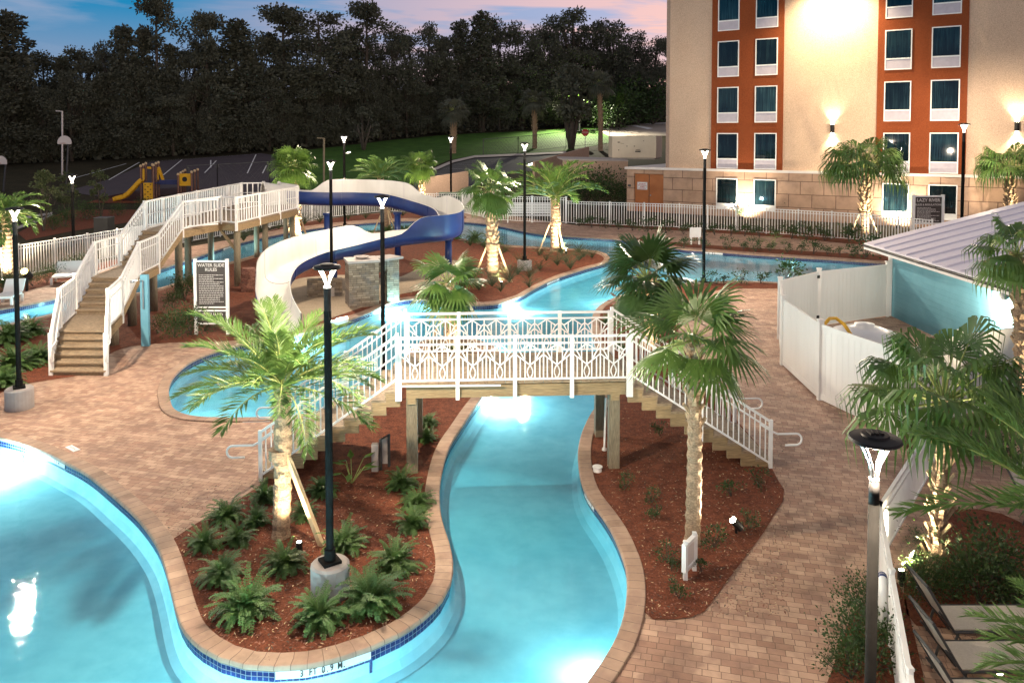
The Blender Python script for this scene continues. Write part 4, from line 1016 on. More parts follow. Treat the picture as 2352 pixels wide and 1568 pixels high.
board_sign('rules_sign', 'brown lazy river rules sign on white posts before the hotel wall', 2096, 2163, 562, 449, 516, [('LAZY RIVER',0.27),('RULES & REGULATIONS',0.155)], (545,[('NO LIFEGUARD',0.2)]) if False else None, 11)
# small white frame sign by the right bed
sg1 = thing('small_sign', 'small white framed notice sign near the coping in the right mulch bed', 'sign', G(1574,1330))
p = G(1574,1332); ax = Vector((0.60,0.80,0)).normalized(); nx = Vector((ax.y,-ax.x,0))
def frame_box(mb, c, ax, w_, h_, t_, th):
    for z_ in (t_/2, h_-t_/2): mb.bar(c-ax*w_/2+UP*z_, c+ax*w_/2+UP*z_, th, t_)
    for s_ in (-1,1): mb.bar(c+ax*s_*(w_/2-t_/2)+UP*t_, c+ax*s_*(w_/2-t_/2)+UP*(h_-t_), t_, th, up=UP.cross(ax))
mb = MB(); c = p+ax*0.15+UP*0.14; frame_box(mb, c, ax, 0.42, 0.42, 0.05, 0.07); mb.build('frame', M['white_paint'], sg1)
mb = MB(); mb.bar(c+ax*-0.16+UP*0.21, c+ax*0.16+UP*0.21, 0.02, 0.32); mb.build('panel', M['trim'], sg1)
mb = MB(); mb.bar(p-UP*0.02, p+UP*0.60, 0.06, 0.06); mb.bar(p+ax*0.32-UP*0.02, p+ax*0.32+UP*0.6, 0.06, 0.06); mb.build('post', M['white_paint'], sg1)
sg2 = thing('small_sign', 'small white board sign on short posts on the far river bank', 'sign', G(1597,562))
mb = MB(); q = G(1597,562); mb.box(q+UP*0.75, (0.75,0.06,0.6), 0.3); mb.build('panel', M['white_paint'], sg2)
mb = MB(); mb.box(q+Vector((-0.25,0.02,0.3)), (0.09,0.09,0.6)); mb.box(q+Vector((0.25,0.06,0.3)), (0.09,0.09,0.6)); mb.build('post', M['white_paint'], sg2)
# stop sign
q = T(1344,338); st_ = thing('stop_sign', 'red octagonal stop sign on a post on the lit lawn', 'stop sign', q)
zc = P(1344,305,q.y).z; r_ = 8.6*q.y/F
mb = MB(); mb.bar(q, Vector((q.x,q.y,zc-r_*0.3)), 0.09, 0.09); mb.build('post', M['steel'], st_)
mb = MB(); oc = [Vector((q.x+r_*math.cos(R(22.5+45*k)), q.y-0.06, zc+r_*math.sin(R(22.5+45*k)))) for k in range(8)]
mb.add(oc+[v+Vector((0,0.03,0)) for v in oc], [tuple(range(8))]+[tuple(range(15,7,-1))]+[(k,(k+1)%8+0,(k+1)%8+8,k+8) for k in range(8)]); mb.build('plate', M['red_paint'], st_)
mb = MB(); mb.text('STOP', r_*0.62, Vector((q.x,q.y-0.062,zc)), (1,0,0), (0,0,1), ext=0.01); mb.build('lettering', M['line_paint'], st_)
# depth markers on the tile band
def depth_marker(label, txt, x, y, w_, h_, sz, z=None):
    g0 = G(x, y); k = near_wall(g0); a = W[k]; tng = (W[(k+1)%nW]-W[k-1]).normalized(); nin = -WN[k]
    t = thing('depth_marker', label, 'depth marker', a)
    half = w_/2; mb = MB(); pts = []
    i0 = k; s_ = 0.0; fw = [W[k]]; bk = []
    i = k
    while s_ < half: s_ += (W[(i+1)%nW]-W[i]).length; i = (i+1)%nW; fw.append(W[i])
    s_ = 0; i = k
    while s_ < half: s_ += (W[i]-W[i-1]).length; i -= 1; bk.append(W[i])
    line = list(reversed(bk))+fw; idx = [near_wall(q) for q in line]
    for q, ii in zip(line, idx):
        qq = q-WN[ii]*0.012; mb.v += [(qq.x,qq.y,-0.022-h_),(qq.x,qq.y,-0.022)]
    for j in range(len(line)-1): mb.f.append((2*j,2*j+1,2*j+3,2*j+2)); mb.m.append(0)
    mb.build('tile', M['white_paint'], t)
    if txt:
        tx = MB(); cz = -0.022-h_/2
        # letters follow the curve one at a time
        n = len(txt); dsg = 1 if UP.cross(nin).dot(tng) > 0 else -1
        for j, ch in enumerate(txt):
            if ch == ' ': continue
            u = (j-(n-1)/2)*sz*(0.40 if txt.endswith('.') else 0.58)*dsg
            i = k; st = 1 if u > 0 else -1; rem = abs(u)
            while rem > 0:
                nxt = (i+st) % nW; seg = (W[nxt]-W[i]).length
                if seg >= rem: break
                rem -= seg; i = nxt
            nxt = (i+st) % nW; pos = W[i]+(W[nxt]-W[i]).normalized()*rem
            tg = (W[(i+1)%nW]-W[i-1]).normalized(); ni = -WN[i]
            tx.text(ch, sz, pos+ni*0.018+UP*cz, UP.cross(ni), UP, bold=0.014, sx=0.66 if txt.endswith('.') else 0.8)
        tx.build('lettering', M['black_paint'], t)
    return t
depth_marker('white depth marker tiles reading 3 FT 0.9 M at the fern bed tip', '3 FT 0.9 M.', 752, 1518, 0.58, 0.125, 0.13)
depth_marker('white depth marker tiles on the upper left pool edge', '3 FT 0.9 M', 120, 1046, 0.5, 0.115, 0.085)
depth_marker('white depth marker tiles on the island edge near the lit lamp reflection', '3 FT 0.9 M', 1269, 643, 1.0, 0.1, 0.13)
depth_marker('white depth marker tiles under the fan palm on the island edge', '3 FT 0.9 M', 1016, 696, 0.8, 0.1, 0.12)
depth_marker('white depth marker tiles on the far bank beside the tall lamp', '3 FT', 1637, 578, 1.0, 0.12, 0.2)
depth_marker('white depth marker tiles on the right channel bank beside the right mulch bed', '3 FT 0.9 M', 1352, 1140, 0.46, 0.11, 0.08)
depth_marker('white depth marker tiles on the far left river edge behind the posts', '3 FT 0.9 M', 525, 566, 1.1, 0.12, 0.16)
def deck_tile(label, x, y, w_, h_, rz, txt, sz):
    p = G(x,y); t = thing('deck_tile', label, 'deck tile', p); mb = MB(); mb.box(p+UP*(0.038 if False else 0.006), (w_,h_,0.012), rz); mb.build('tile', M['white_paint'], t)
    tx = MB(); tx.text(txt, sz, p+UP*0.0125, (math.cos(rz),math.sin(rz),0), (-math.sin(rz),math.cos(rz),0)); tx.build('lettering', M['black_paint'], t)
deck_tile('white no diving tile set in the paving by the left pool', 167, 1030, 0.40, 0.14, R(-38), 'NO DIVING', 0.055)
deck_tile('white depth tile in the paving at the middle pool rim', 590, 967, 0.62, 0.12, R(5), '3 FT 0.9 M', 0.09)
# navy stripe down the basin wall
g0 = G(828,1500); k = near_wall(g0); a = W[k]-WN[k]*0.008; tg = (W[(k+1)%nW]-W[k-1]).normalized()
mb = MB(); mb.add([a-tg*0.022+UP*-0.14, a+tg*0.022+UP*-0.14, a+tg*0.022+UP*(-DEPTH+0.165), a-tg*0.022+UP*(-DEPTH+0.165)], [(0,1,2,3)]); struct(mb.build('wall_stripe', M['slide_blue']))

# ------------------------------------------------------------------ playground, hoops, small things
pg = thing('playground', 'small playground with yellow slide, climbing wall and brown posts', 'playground', P(336,462,74))
Yp = 74.0; gz = terr(Yp)
for x, yt, dy in ((323,383,0),(329,380,1.2),(335,377,2.4),(352,381,0),(358,377,1.2),(364,375,2.4),(350,380,0.5),(409,402,0),(415,399,1),(420,396,2),(425,393,3),(440,397,0),(447,394,1.2),(454,391,2.6)):
    p = P(x, yt, Yp+dy); mb = MB(); mb.tube([(p.x,p.y,gz), tuple(p)], 0.10, 8); po_ = mb.build('post', M['brown_metal'], pg)
    cp = MB(); cp.tube_prof(p-UP*0.02, [(0.13,0),(0.14,0.1),(0.08,0.2),(0,0.22)], 8, 0); cp.build('post_cap', M['stake_wood'], po_)
def ppanel(x0,x1,y0_,y1_,Y,mat,name,th=0.12):
    a = P(x0,y1_,Y); b_ = P(x1,y0_,Y); mb = MB(); mb.hexa([Vector((a.x,Y,a.z)),Vector((b_.x,Y,a.z)),Vector((b_.x,Y+th,a.z)),Vector((a.x,Y+th,a.z)),Vector((a.x,Y,b_.z)),Vector((b_.x,Y,b_.z)),Vector((b_.x,Y+th,b_.z)),Vector((a.x,Y+th,b_.z))]); return mb.build(name, M[mat], pg)
cw = ppanel(330,349.5,420,463,73.6,'yellow_plastic','climbing_wall')
mb = MB()
for r_ in range(7):
    for c_ in range(3):
        if (r_+c_) % 2 == 0: q = P(333.5+c_*6.2, 424+r_*5.6, 73.58); mb.box(q, (0.11,0.06,0.08))
mb.build('hand_hold', M['bare_dark'], cw)
ppanel(322,366,419,422,75,'blue_plastic','deck',1.4)
ppanel(338,351,383,388,75.8,'yellow_plastic','roof_bar',0.3)
ppanel(327,331,388,413,75.0,'yellow_plastic','side_panel'); ppanel(359,363,390,413,75.5,'yellow_plastic','side_panel')
mb = MB(); a = P(364,384,76); b_ = P(376,418,76); mb.bar(a,b_,0.25,0.2); mb.build('side_rail', M['yellow_plastic'], pg)
mb = MB(); sl_ = [P(x,y,73.6) for x,y in ((324,416),(315,424),(303,437),(292,448),(283,454),(270,457),(259,460.5))]
secs = []
for q in sl_: secs.append([q+Vector((0,0.0,0.25)),q+Vector((0,0.08,0.0)),q+Vector((0,0.6,0.0)),q+Vector((0,0.68,0.25))])
sweep(mb, secs, False); 
m2 = MB(); sweep(m2, [[v-UP*0.1+Vector((0,-0.03,0)) for v in s_] for s_ in secs], True); mb.add(m2.v, m2.f)
for i in range(len(sl_)-1): mb.bar(secs[i][0]-UP*0.1, secs[i+1][0]-UP*0.1, 0.06, 0.3)
mb.build('slide_chute', M['yellow_plastic'], pg)
cp2 = ppanel(411,439,399,427,74.4,'yellow_plastic','bubble_panel'); mb = MB(); q = P(424,412,74.38); mb.tube([q, q+Vector((0,0.03,0))], 0.24, 14); mb.build('window_hole', M['bare_dark'], cp2)
ppanel(366,410,414,424,75.2,'blue_plastic','crawl_tube',0.9)
def hoop(label, x, ytop, ybase, xb, yb):
    q = T(x, ybase); t = thing('basketball_hoop', label, 'basketball hoop', q); Y = q.y
    mb = MB(); mb.tube([q, P(x,yb,Y)+Vector((0,0.4,0)), P(x,yb-4,Y)+Vector((0,0.3,0))], 0.09, 8); mb.build('post', M['dark_metal'], t)
    c = P(xb, yb+5, Y); mb = MB(); k_ = 16*Y/F; n = 14
    o_ = [c+Vector((-k_*math.cos(math.pi*i/n), -0.1, k_*0.95*math.sin(math.pi*i/n))) for i in range(n+1)]
    o_ += [c+Vector((k_*0.97,-0.1,-0.2)), c+Vector((-k_*0.97,-0.1,-0.2))]
    m_ = len(o_); mb.add(o_+[v+Vector((0,0.06,0)) for v in o_], [tuple(reversed(range(m_))), tuple(range(m_,2*m_))]+[(i,(i+1)%m_,(i+1)%m_+m_,i+m_) for i in range(m_)]); mb.build('backboard', M['trim'], t)
    mb = MB(); pr = [c+Vector((0.28*math.cos(2*math.pi*i/12), -0.42+0.28*math.sin(2*math.pi*i/12), -0.1)) for i in range(13)]; mb.tube(pr, 0.02, 5, cap=False); mb.build('rim', M['door_orange'], t)
hoop('basketball hoop with fan shaped white backboard at the dark court', 152, 255, 432, 149, 322)
hoop('basketball hoop cut by the left image edge', 8, 300, 440, 1, 368)
def pole(name, label, cat, x, ytop, ybase, r_, mat, lampy=None):
    q = T(x, ybase); t = thing(name, label, cat, q); mb = MB(); mb.tube([q, P(x,ytop,q.y)], r_, 8); mb.build('shaft', M[mat], t)
    mb = MB(); a = P(x,ytop,q.y); mb.bar(a, a+Vector((-0.7,0,0.05)), 0.16, 0.1); mb.build('head', M[mat], t); return t, q
pole('light_pole', 'slender unlit light pole standing over the basketball court', 'light pole', 143, 256, 405, 0.09, 'trim')
pole('light_pole', 'bare light pole right of the fan palm behind the slide tower', 'light pole', 744, 318, 430, 0.11, 'wood_post')
lpole, lq = pole('light_pole', 'tall parking light pole above the lit green lawn', 'light pole', 1331, 170, 300, 0.13, 'trim')
mb = MB(); a = P(1331,170,lq.y); mb.box(a+Vector((-0.7,0,-0.03)), (0.5,0.3,0.04)); mb.build('lens', M['lamp_glow'], lpole)
light('lot_spot', 'SPOT', a+Vector((-0.7,-0.1,-0.2)), 9000, (1.0,0.93,0.70), lpole, 0.2, Vector((0.12,-0.62,-1)), 112, 1.0)
# chain link fence at the court and lawn
def chain(label, px, h, step=3.0):
    t = thing('chain_link_fence', label, 'fence', T(*px[0])); 
    for i in range(len(px)-1):
        a, b_ = T(*px[i]), T(*px[i+1]); n = max(1, int((b_-a).length/step))
        mb = MB(); mb.tube([a+UP*h, b_+UP*h], 0.035, 6); mb.tube([a+UP*0.08, b_+UP*0.08], 0.02, 5)
        L = (b_-a).length; m_ = int(L/0.5)
        for k in range(m_+1):
            f = k/m_; f2 = min(1, f+h/L)
            mb.bar(a+(b_-a)*f+UP*0.08, a+(b_-a)*f2+UP*h, 0.012, 0.012); f3 = max(0, f-h/L); mb.bar(a+(b_-a)*f+UP*0.08, a+(b_-a)*f3+UP*h, 0.012, 0.012)
        mb.build('wire_panel', M['chain_wire'], t)
        for k in range(n+1):
            q = a+(b_-a)*k/n; mb = MB(); mb.tube([q, q+UP*(h+0.05)], 0.045, 6); mb.build('post', M['dark_metal'], t)
chain('dark chain link fence between playground and sports court', [(430,452),(500,448),(620,440),(680,436)], 3.0, 4)
chain('dark chain link fence along the crest of the lawn', [(1110,358),(1190,352),(1300,338),(1400,330)], 2.2, 5)
# bench swing
bs_ = thing('swing_bench', 'white slatted swing bench in front of the gate panels', 'bench', G(1225,509))
c = G(1225,512); mb = MB()
for k in range(6): mb.bar(c+Vector((-1.9,0.05+0.14*k,0.55)), c+Vector((1.9,0.05+0.14*k,0.55)), 0.11, 0.04)
mb.build('seat', M['white_paint'], bs_)
mb = MB()
for k in range(7): mb.bar(c+Vector((-1.9,0.9+0.05*k,0.68+0.12*k)), c+Vector((1.9,0.9+0.05*k,0.68+0.12*k)), 0.04, 0.09)
mb.build('backrest', M['white_paint'], bs_)
for s_ in (-1.95,1.95):
    mb = MB(); mb.bar(c+Vector((s_,0.1,0)), c+Vector((s_,0.1,0.85)), 0.08, 0.08); mb.bar(c+Vector((s_,0.95,0)), c+Vector((s_,1.3,1.5)), 0.08, 0.08); mb.bar(c+Vector((s_,0.05,0.85)), c+Vector((s_,1.05,0.85)), 0.1, 0.05); mb.build('side_frame', M['white_paint'], bs_)
# units near the fence
def boxy(name, label, cat, p, size, mat, mat2, rz=0.0, part='body'):
    t = thing(name, label, cat, p); mb = MB(); mb.box(p+UP*(size[2]/2+0.06), size, rz); mb.build(part, M[mat], t)
    mb = MB(); mb.box(p+UP*0.03, (size[0]*1.08,size[1]*1.08,0.06), rz); mb.build('base', M['concrete'], t)
    mb = MB(); mb.box(p+UP*(size[2]+0.08), (size[0]*1.04,size[1]*1.04,0.04), rz); mb.build('lid', M[mat2], t)
    if name == 'ac_unit': 
        mb = MB(); q = p+Vector((0,-size[1]/2-0.004,size[2]*0.5+0.06)); mb.tube([q, q-Vector((0,0.02,0))], size[2]*0.33, 16); mb.build('fan_grille', M['dark_metal'], t)
    return t
boxy('ac_unit', 'white air conditioner unit in front of the low parking wall', 'air conditioner', P(989,440,71)*1+Vector((0,0,-P(989,440,71).z+terr(71))), (0.75,0.4,0.7), 'trim', 'trim')
boxy('transformer_box', 'dark green utility box beside the lamp post near the parking wall', 'utility box', Vector((P(1035,440,70).x,69.6,0)), (1.9,1.0,1.5), 'green_box', 'green_box')
boxy('trash_bin', 'dark square litter bin on the asphalt path left of the tower', 'bin', G(240,546), (0.9,0.9,1.25), 'bare_dark', 'dark_metal')
# shower post
shp = thing('shower_post', 'pale blue outdoor shower post in the mulch beside the slide stairs', 'shower', G(335,795))
p = G(335,794); mb = MB(); mb.box(p+UP*1.13, (0.24,0.12,2.26)); mb.build('post', M['blue_post'], shp)
mb = MB(); mb.tube([p+Vector((0,-0.07,1.2)), p+Vector((0,-0.12,1.2)), p+Vector((0,-0.12,2.1)), p+Vector((-0.3,-0.2,2.1))], 0.02, 6); mb.tube([p+Vector((-0.3,-0.2,2.1)), p+Vector((-0.3,-0.2,2.04))], 0.07, 10); mb.build('pipe', M['steel'], shp)
# irrigation controls and pipe stakes
irr = thing('irrigation_valve', 'grey irrigation valve assembly between ferns under the bridge stairs', 'valve', G(866,1080))
p = G(862,1082); mb = MB(); mb.box(p+UP*0.28, (0.13,0.1,0.56)); mb.box(p+Vector((0.16,0.25,0.32)), (0.14,0.1,0.5)); mb.build('cabinet', M['concrete'], irr)
mb = MB(); mb.tube([p+Vector((0.1,0.05,0.0)), p+Vector((0.1,0.05,0.62)), p+Vector((0.24,0.2,0.66)), p+Vector((0.24,0.2,0.0))], 0.03, 8); mb.build('pipe', M['dark_metal'], irr)
p = G(1372,1083); mb = MB(); mb.tube_prof(p, [(0.085,0),(0.085,0.09),(0.10,0.09),(0.10,0.11),(0.0,0.115)], 20, 0); tag(mb.build('skimmer_cap', M['vinyl']), 'round white skimmer cap beside the coping in the right bed', 'cap')
p = G(1388,1035); mb = MB(); mb.tube([p, p+Vector((0.04,0.1,1.1))], 0.022, 8); mb.tube([p, p+UP*0.06], 0.05, 8); tag(mb.build('pvc_pipe', M['vinyl']), 'thin white pvc pipe leaning by the right bridge post', 'pipe')
# white slanted box lounger left, chair
def white_chair(label, x, y, w_, rz):
    p = G(x,y); t = thing('deck_chair', label, 'deck chair', p); ca = Vector((math.cos(rz),math.sin(rz),0)); cn_ = Vector((-ca.y,ca.x,0))
    mb = MB(); q = [p-ca*w_/2, p+ca*w_/2, p+ca*w_/2+cn_*1.0, p-ca*w_/2+cn_*1.0]
    mb.hexa([v+UP*0.3 for v in q]+[v+UP*0.38 for v in q]); mb.build('seat', M['vinyl'], t)
    mb = MB(); mb.hexa([q[3]+UP*0.38, q[2]+UP*0.38, q[2]+cn_*0.12+UP*0.38, q[3]+cn_*0.12+UP*0.38, q[3]+cn_*0.35+UP*0.85, q[2]+cn_*0.35+UP*0.85, q[2]+cn_*0.42+UP*0.82, q[3]+cn_*0.42+UP*0.82]); mb.build('backrest', M['vinyl'], t)
    for v in q: mb = MB(); mb.box(v+UP*0.15, (0.08,0.08,0.3)); mb.build('leg', M['vinyl'], t)
white_chair('white deck chair at the left edge by the river path', 4, 704, 0.7, 0.2)
white_chair('white deck lounger behind the left stair railing by the river', 168, 652, 1.7, 0.35)
# ring buoy
rb = thing('ring_buoy', 'white ring buoy with blue patch hanging on the near picket fence', 'life ring', (4.72,9.8,0.2))
fd = (fc[2]-fc[1]).normalized(); fnm = Vector((fd.y,-fd.x,0)); c = Vector((4.985,10.1,0.48))+fnm*0.09
if fnm.x > 0: c = Vector((4.985,10.1,0.48))-fnm*0.09
mb = MB(); pr = [c+fd*0.19*math.cos(2*math.pi*i/28)+UP*0.30*math.sin(2*math.pi*i/28) for i in range(29)]; mb.tube(pr, 0.055, 12, cap=False); mb.build('ring', M['ring_white'], rb, True)
mb = MB()
for i in (6,7): mb.tube([pr[i],pr[i+1]], 0.058, 12)
mb.build('blue_patch', M['slide_blue'], rb, True)
mb = MB(); mb.tube([c+UP*0.2+fd*0.1, c-UP*0.1+fd*0.12, c-UP*0.42+fd*0.05, c-UP*0.48-fd*0.2], 0.012, 6); mb.build('rope', M['ring_white'], rb)
# loungers on the right terrace
def lounger(label, hx, hy, rz=0.0):
    t = thing('sun_lounger', label, 'sun lounger', (hx,hy,0), 'sling loungers on the right terrace'); ca = Vector((math.cos(rz),math.sin(rz),0)); cn_ = Vector((-ca.y,ca.x,0)); o_ = Vector((hx,hy,0)); w_ = 0.56
    def q(u, v, z): return o_+ca*u+cn_*v+UP*z
    mb = MB(); mb.hexa([q(0.02,0.03,0.345),q(1.35,0.03,0.345),q(1.35,w_-0.03,0.345),q(0.02,w_-0.03,0.345),q(0.02,0.03,0.36),q(1.35,0.03,0.36),q(1.35,w_-0.03,0.36),q(0.02,w_-0.03,0.36)]); mb.build('seat_sling', M['sling'], t)
    mb = MB(); mb.hexa([q(-0.01,0.03,0.36),q(0.01,0.03,0.36),q(0.01,w_-0.03,0.36),q(-0.01,w_-0.03,0.36),q(-0.34,0.03,0.89),q(-0.32,0.03,0.90),q(-0.32,w_-0.03,0.90),q(-0.34,w_-0.03,0.89)]); mb.build('back_sling', M['sling'], t)
    mb = MB()
    for v in (0.0, w_): mb.tube([q(1.38,v,0.34), q(0,v,0.34), q(-0.345,v,0.91)], 0.018, 8)
    mb.tube([q(-0.345,0,0.91),q(-0.345,w_,0.91)], 0.018, 8); mb.tube([q(1.38,0,0.34),q(1.38,w_,0.34)], 0.018, 8); mb.build('frame', M['dark_metal'], t)
    for u in (0.05,1.2):
        for v in (0.0, w_): mb = MB(); mb.tube([q(u,v,0.34), q(u-0.1,v,0)], 0.017, 8); mb.build('leg', M['dark_metal'], t)
    for v in (0.0, w_): mb = MB(); mb.tube([q(-0.2,v,0.6), q(0.25,v,0.02)], 0.014, 8); mb.build('leg', M['dark_metal'], t)
lounger('tan sling lounger nearest the hedge below the feather fronds', 5.60, 9.66)
lounger('tan sling lounger second from the hedge, beside the picket fence', 5.27, 8.92)
lounger('tan sling lounger cut by the bottom edge', 4.98, 8.24)
lounger('tan sling lounger farther back behind the feather fronds', 8.7, 13.0, R(-60))
lounger('tan sling lounger farthest back by the enclosure wall', 9.9, 14.2, R(-60))

# ------------------------------------------------------------------ vegetation
def rv(r_, s): return Vector((r_.uniform(-s,s), r_.uniform(-s,s), r_.uniform(-s,s)))
def leaf_quad(mb, p, d_, side, L, w_, droop=0.0):
    m_ = p+d_*L*0.45; t_ = p+d_*L-UP*droop
    mb.add([p, m_+side*w_, t_, m_-side*w_], [(0,1,2,3)])
def feather_crown(mb, st, c, n, L, r_, lw=0.022, ll=0.42, el_lo=-35, el_hi=80, curve=70, M_=34, az0=None, azw=None, lens=None):
    for i in range(n):
        az = (i*2.39996+r_.uniform(-0.2,0.2)) if az0 is None else az0+r_.uniform(-azw,azw)
        f = (i+0.5)/n; el = R(el_hi-(el_hi-el_lo)*f**0.85+r_.uniform(-6,6))
        Lf = L*r_.uniform(0.85,1.08)*(0.8 if f < 0.12 else 1.0)
        N_ = 14; pts = [c+Vector((math.cos(az),math.sin(az),0))*0.06]; e_ = el; tw_ = r_.uniform(-0.25,0.25)
        for k in range(N_):
            e_ -= R(curve*r_.uniform(0.8,1.2))/N_*(0.4+1.2*k/N_)
            a_ = az+tw_*k/N_; pts.append(pts[-1]+Vector((math.cos(a_)*math.cos(e_), math.sin(a_)*math.cos(e_), math.sin(e_)))*Lf/N_)
        st.tube(pts, [0.020*L/1.8*(1-0.8*k/N_) for k in range(N_+1)], 4, cap=False)
        for k in range(M_):
            t_ = 0.14+0.86*(k+r_.uniform(0,0.6))/M_; x_ = min(t_*N_, N_-0.001); q = int(x_); p = pts[q].lerp(pts[q+1], x_-q)
            fw = (pts[q+1]-pts[q]).normalized(); sd = fw.cross(UP); sd = sd.normalized() if sd.length > 1e-3 else Vector((1,0,0)); up_ = sd.cross(fw)
            for sg in (-1, 1):
                ang = R(52-24*t_+r_.uniform(-8,8)); d_ = (fw*math.cos(ang)+sd*sg*math.sin(ang)+up_*r_.uniform(0.12,0.5)).normalized()
                l_ = ll*L/1.8*(0.45+0.75*math.sin(math.pi*min(1,t_*0.85+0.12)))*r_.uniform(0.85,1.1)
                nn = d_.cross(up_).normalized(); wv = (nn*0.8+up_*r_.uniform(-0.5,0.5)).normalized()
                leaf_quad(mb, p, d_, wv, l_, lw*L/1.8, l_*r_.uniform(0.05,0.22))
def fan_crown(mb, st, c, n, Rd, r_, seg=22, pet=0.5, droop=0.25, el_lo=-45, el_hi=80, wk=1.0, azs=None):
    for i in range(n):
        az = i*2.39996+r_.uniform(-0.3,0.3); f = (i+0.5)/n
        if azs: az = azs[i % len(azs)]
        el = R(el_hi-(el_hi-el_lo)*f**0.9+r_.uniform(-8,8)); Lp_ = Rd*pet*r_.uniform(0.8,1.15)
        d0 = Vector((math.cos(az)*math.cos(el), math.sin(az)*math.cos(el), math.sin(el)))
        e_ = c+d0*Lp_-UP*(0.10*Lp_*Lp_/Rd); b0 = c+d0*0.05
        st.tube([b0, c+d0*Lp_*0.55-UP*0.02*Lp_, e_], [0.018*Rd/1.2,0.012*Rd/1.2,0.008*Rd/1.2], 4, cap=False)
        fw = (d0-UP*0.25).normalized(); sd = fw.cross(UP); sd = sd.normalized() if sd.length > 1e-3 else Vector((1,0,0)); nn = sd.cross(fw)
        Lf = Rd*(1-pet*0.85)*r_.uniform(0.85,1.1); da = R(r_.uniform(-12,12))
        span = R(r_.uniform(105,125))
        for k in range(seg):
            a_ = -span+2*span*(k+0.5)/seg+r_.uniform(-0.03,0.03)
            d_ = (fw*math.cos(a_)+sd*math.sin(a_)-nn*(0.10+0.22*abs(math.sin(a_)))+nn*da).normalized()
            l_ = Lf*(0.72+0.28*math.cos(a_*0.8))*r_.uniform(0.9,1.06)
            ww = (d_.cross(nn)).normalized()*(l_*2*span/seg*0.26*wk+0.004)
            m_ = e_+d_*l_*0.55; t1 = e_+d_*l_*0.8-UP*l_*droop*0.30; t_ = e_+d_*l_*(0.98-droop*0.35)-UP*l_*droop
            up2 = nn*0.012
            mb.add([e_, m_-ww+up2, m_+ww+up2, t1-ww*0.5, t1+ww*0.5, t_], [(0,1,2),(1,3,4,2),(3,5,4)])
def trunk_mesh(mb, p0, p1, r0, r1, r_, rings=26):
    pts = []; rad = []
    for k in range(rings+1):
        t_ = k/rings; pts.append(p0.lerp(p1,t_)+Vector((math.sin(t_*3.0)*0.03*(p1-p0).length/3,0,0))); rad.append((r0+(r1-r0)*t_)*(1.0+(0.10 if k % 2 else -0.05)+r_.uniform(-0.03,0.03))*(1.25 if k == 0 else 1))
    mb.tube(pts, rad, 14); return pts, rad
def boots(mb, pts, rad, r_, n, t0=0.2, t1=1.0, L=0.16, out=0.6):
    for i in range(n):
        t_ = t0+(t1-t0)*i/n; x_ = t_*(len(pts)-1); q = min(int(x_), len(pts)-2); p = pts[q].lerp(pts[q+1], x_-q); rr_ = rad[q]
        a_ = i*2.39996+r_.uniform(-0.2,0.2); o_ = Vector((math.cos(a_),math.sin(a_),0)); s_ = Vector((-o_.y,o_.x,0))
        l_ = L*r_.uniform(0.7,1.3); b_ = p+o_*rr_*0.75; tp = b_+UP*l_+o_*l_*out; w_ = rr_*0.38
        mb.add([b_-s_*w_-UP*0.02, b_+s_*w_-UP*0.02, tp+s_*w_*0.55, tp-s_*w_*0.55, b_-o_*0.03-s_*w_, b_-o_*0.03+s_*w_, tp+s_*w_*0.5+UP*0.03-o_*0.03, tp-s_*w_*0.5+UP*0.03-o_*0.03], [(0,1,2,3),(4,7,6,5),(3,2,6,7),(0,3,7,4),(1,5,6,2)])
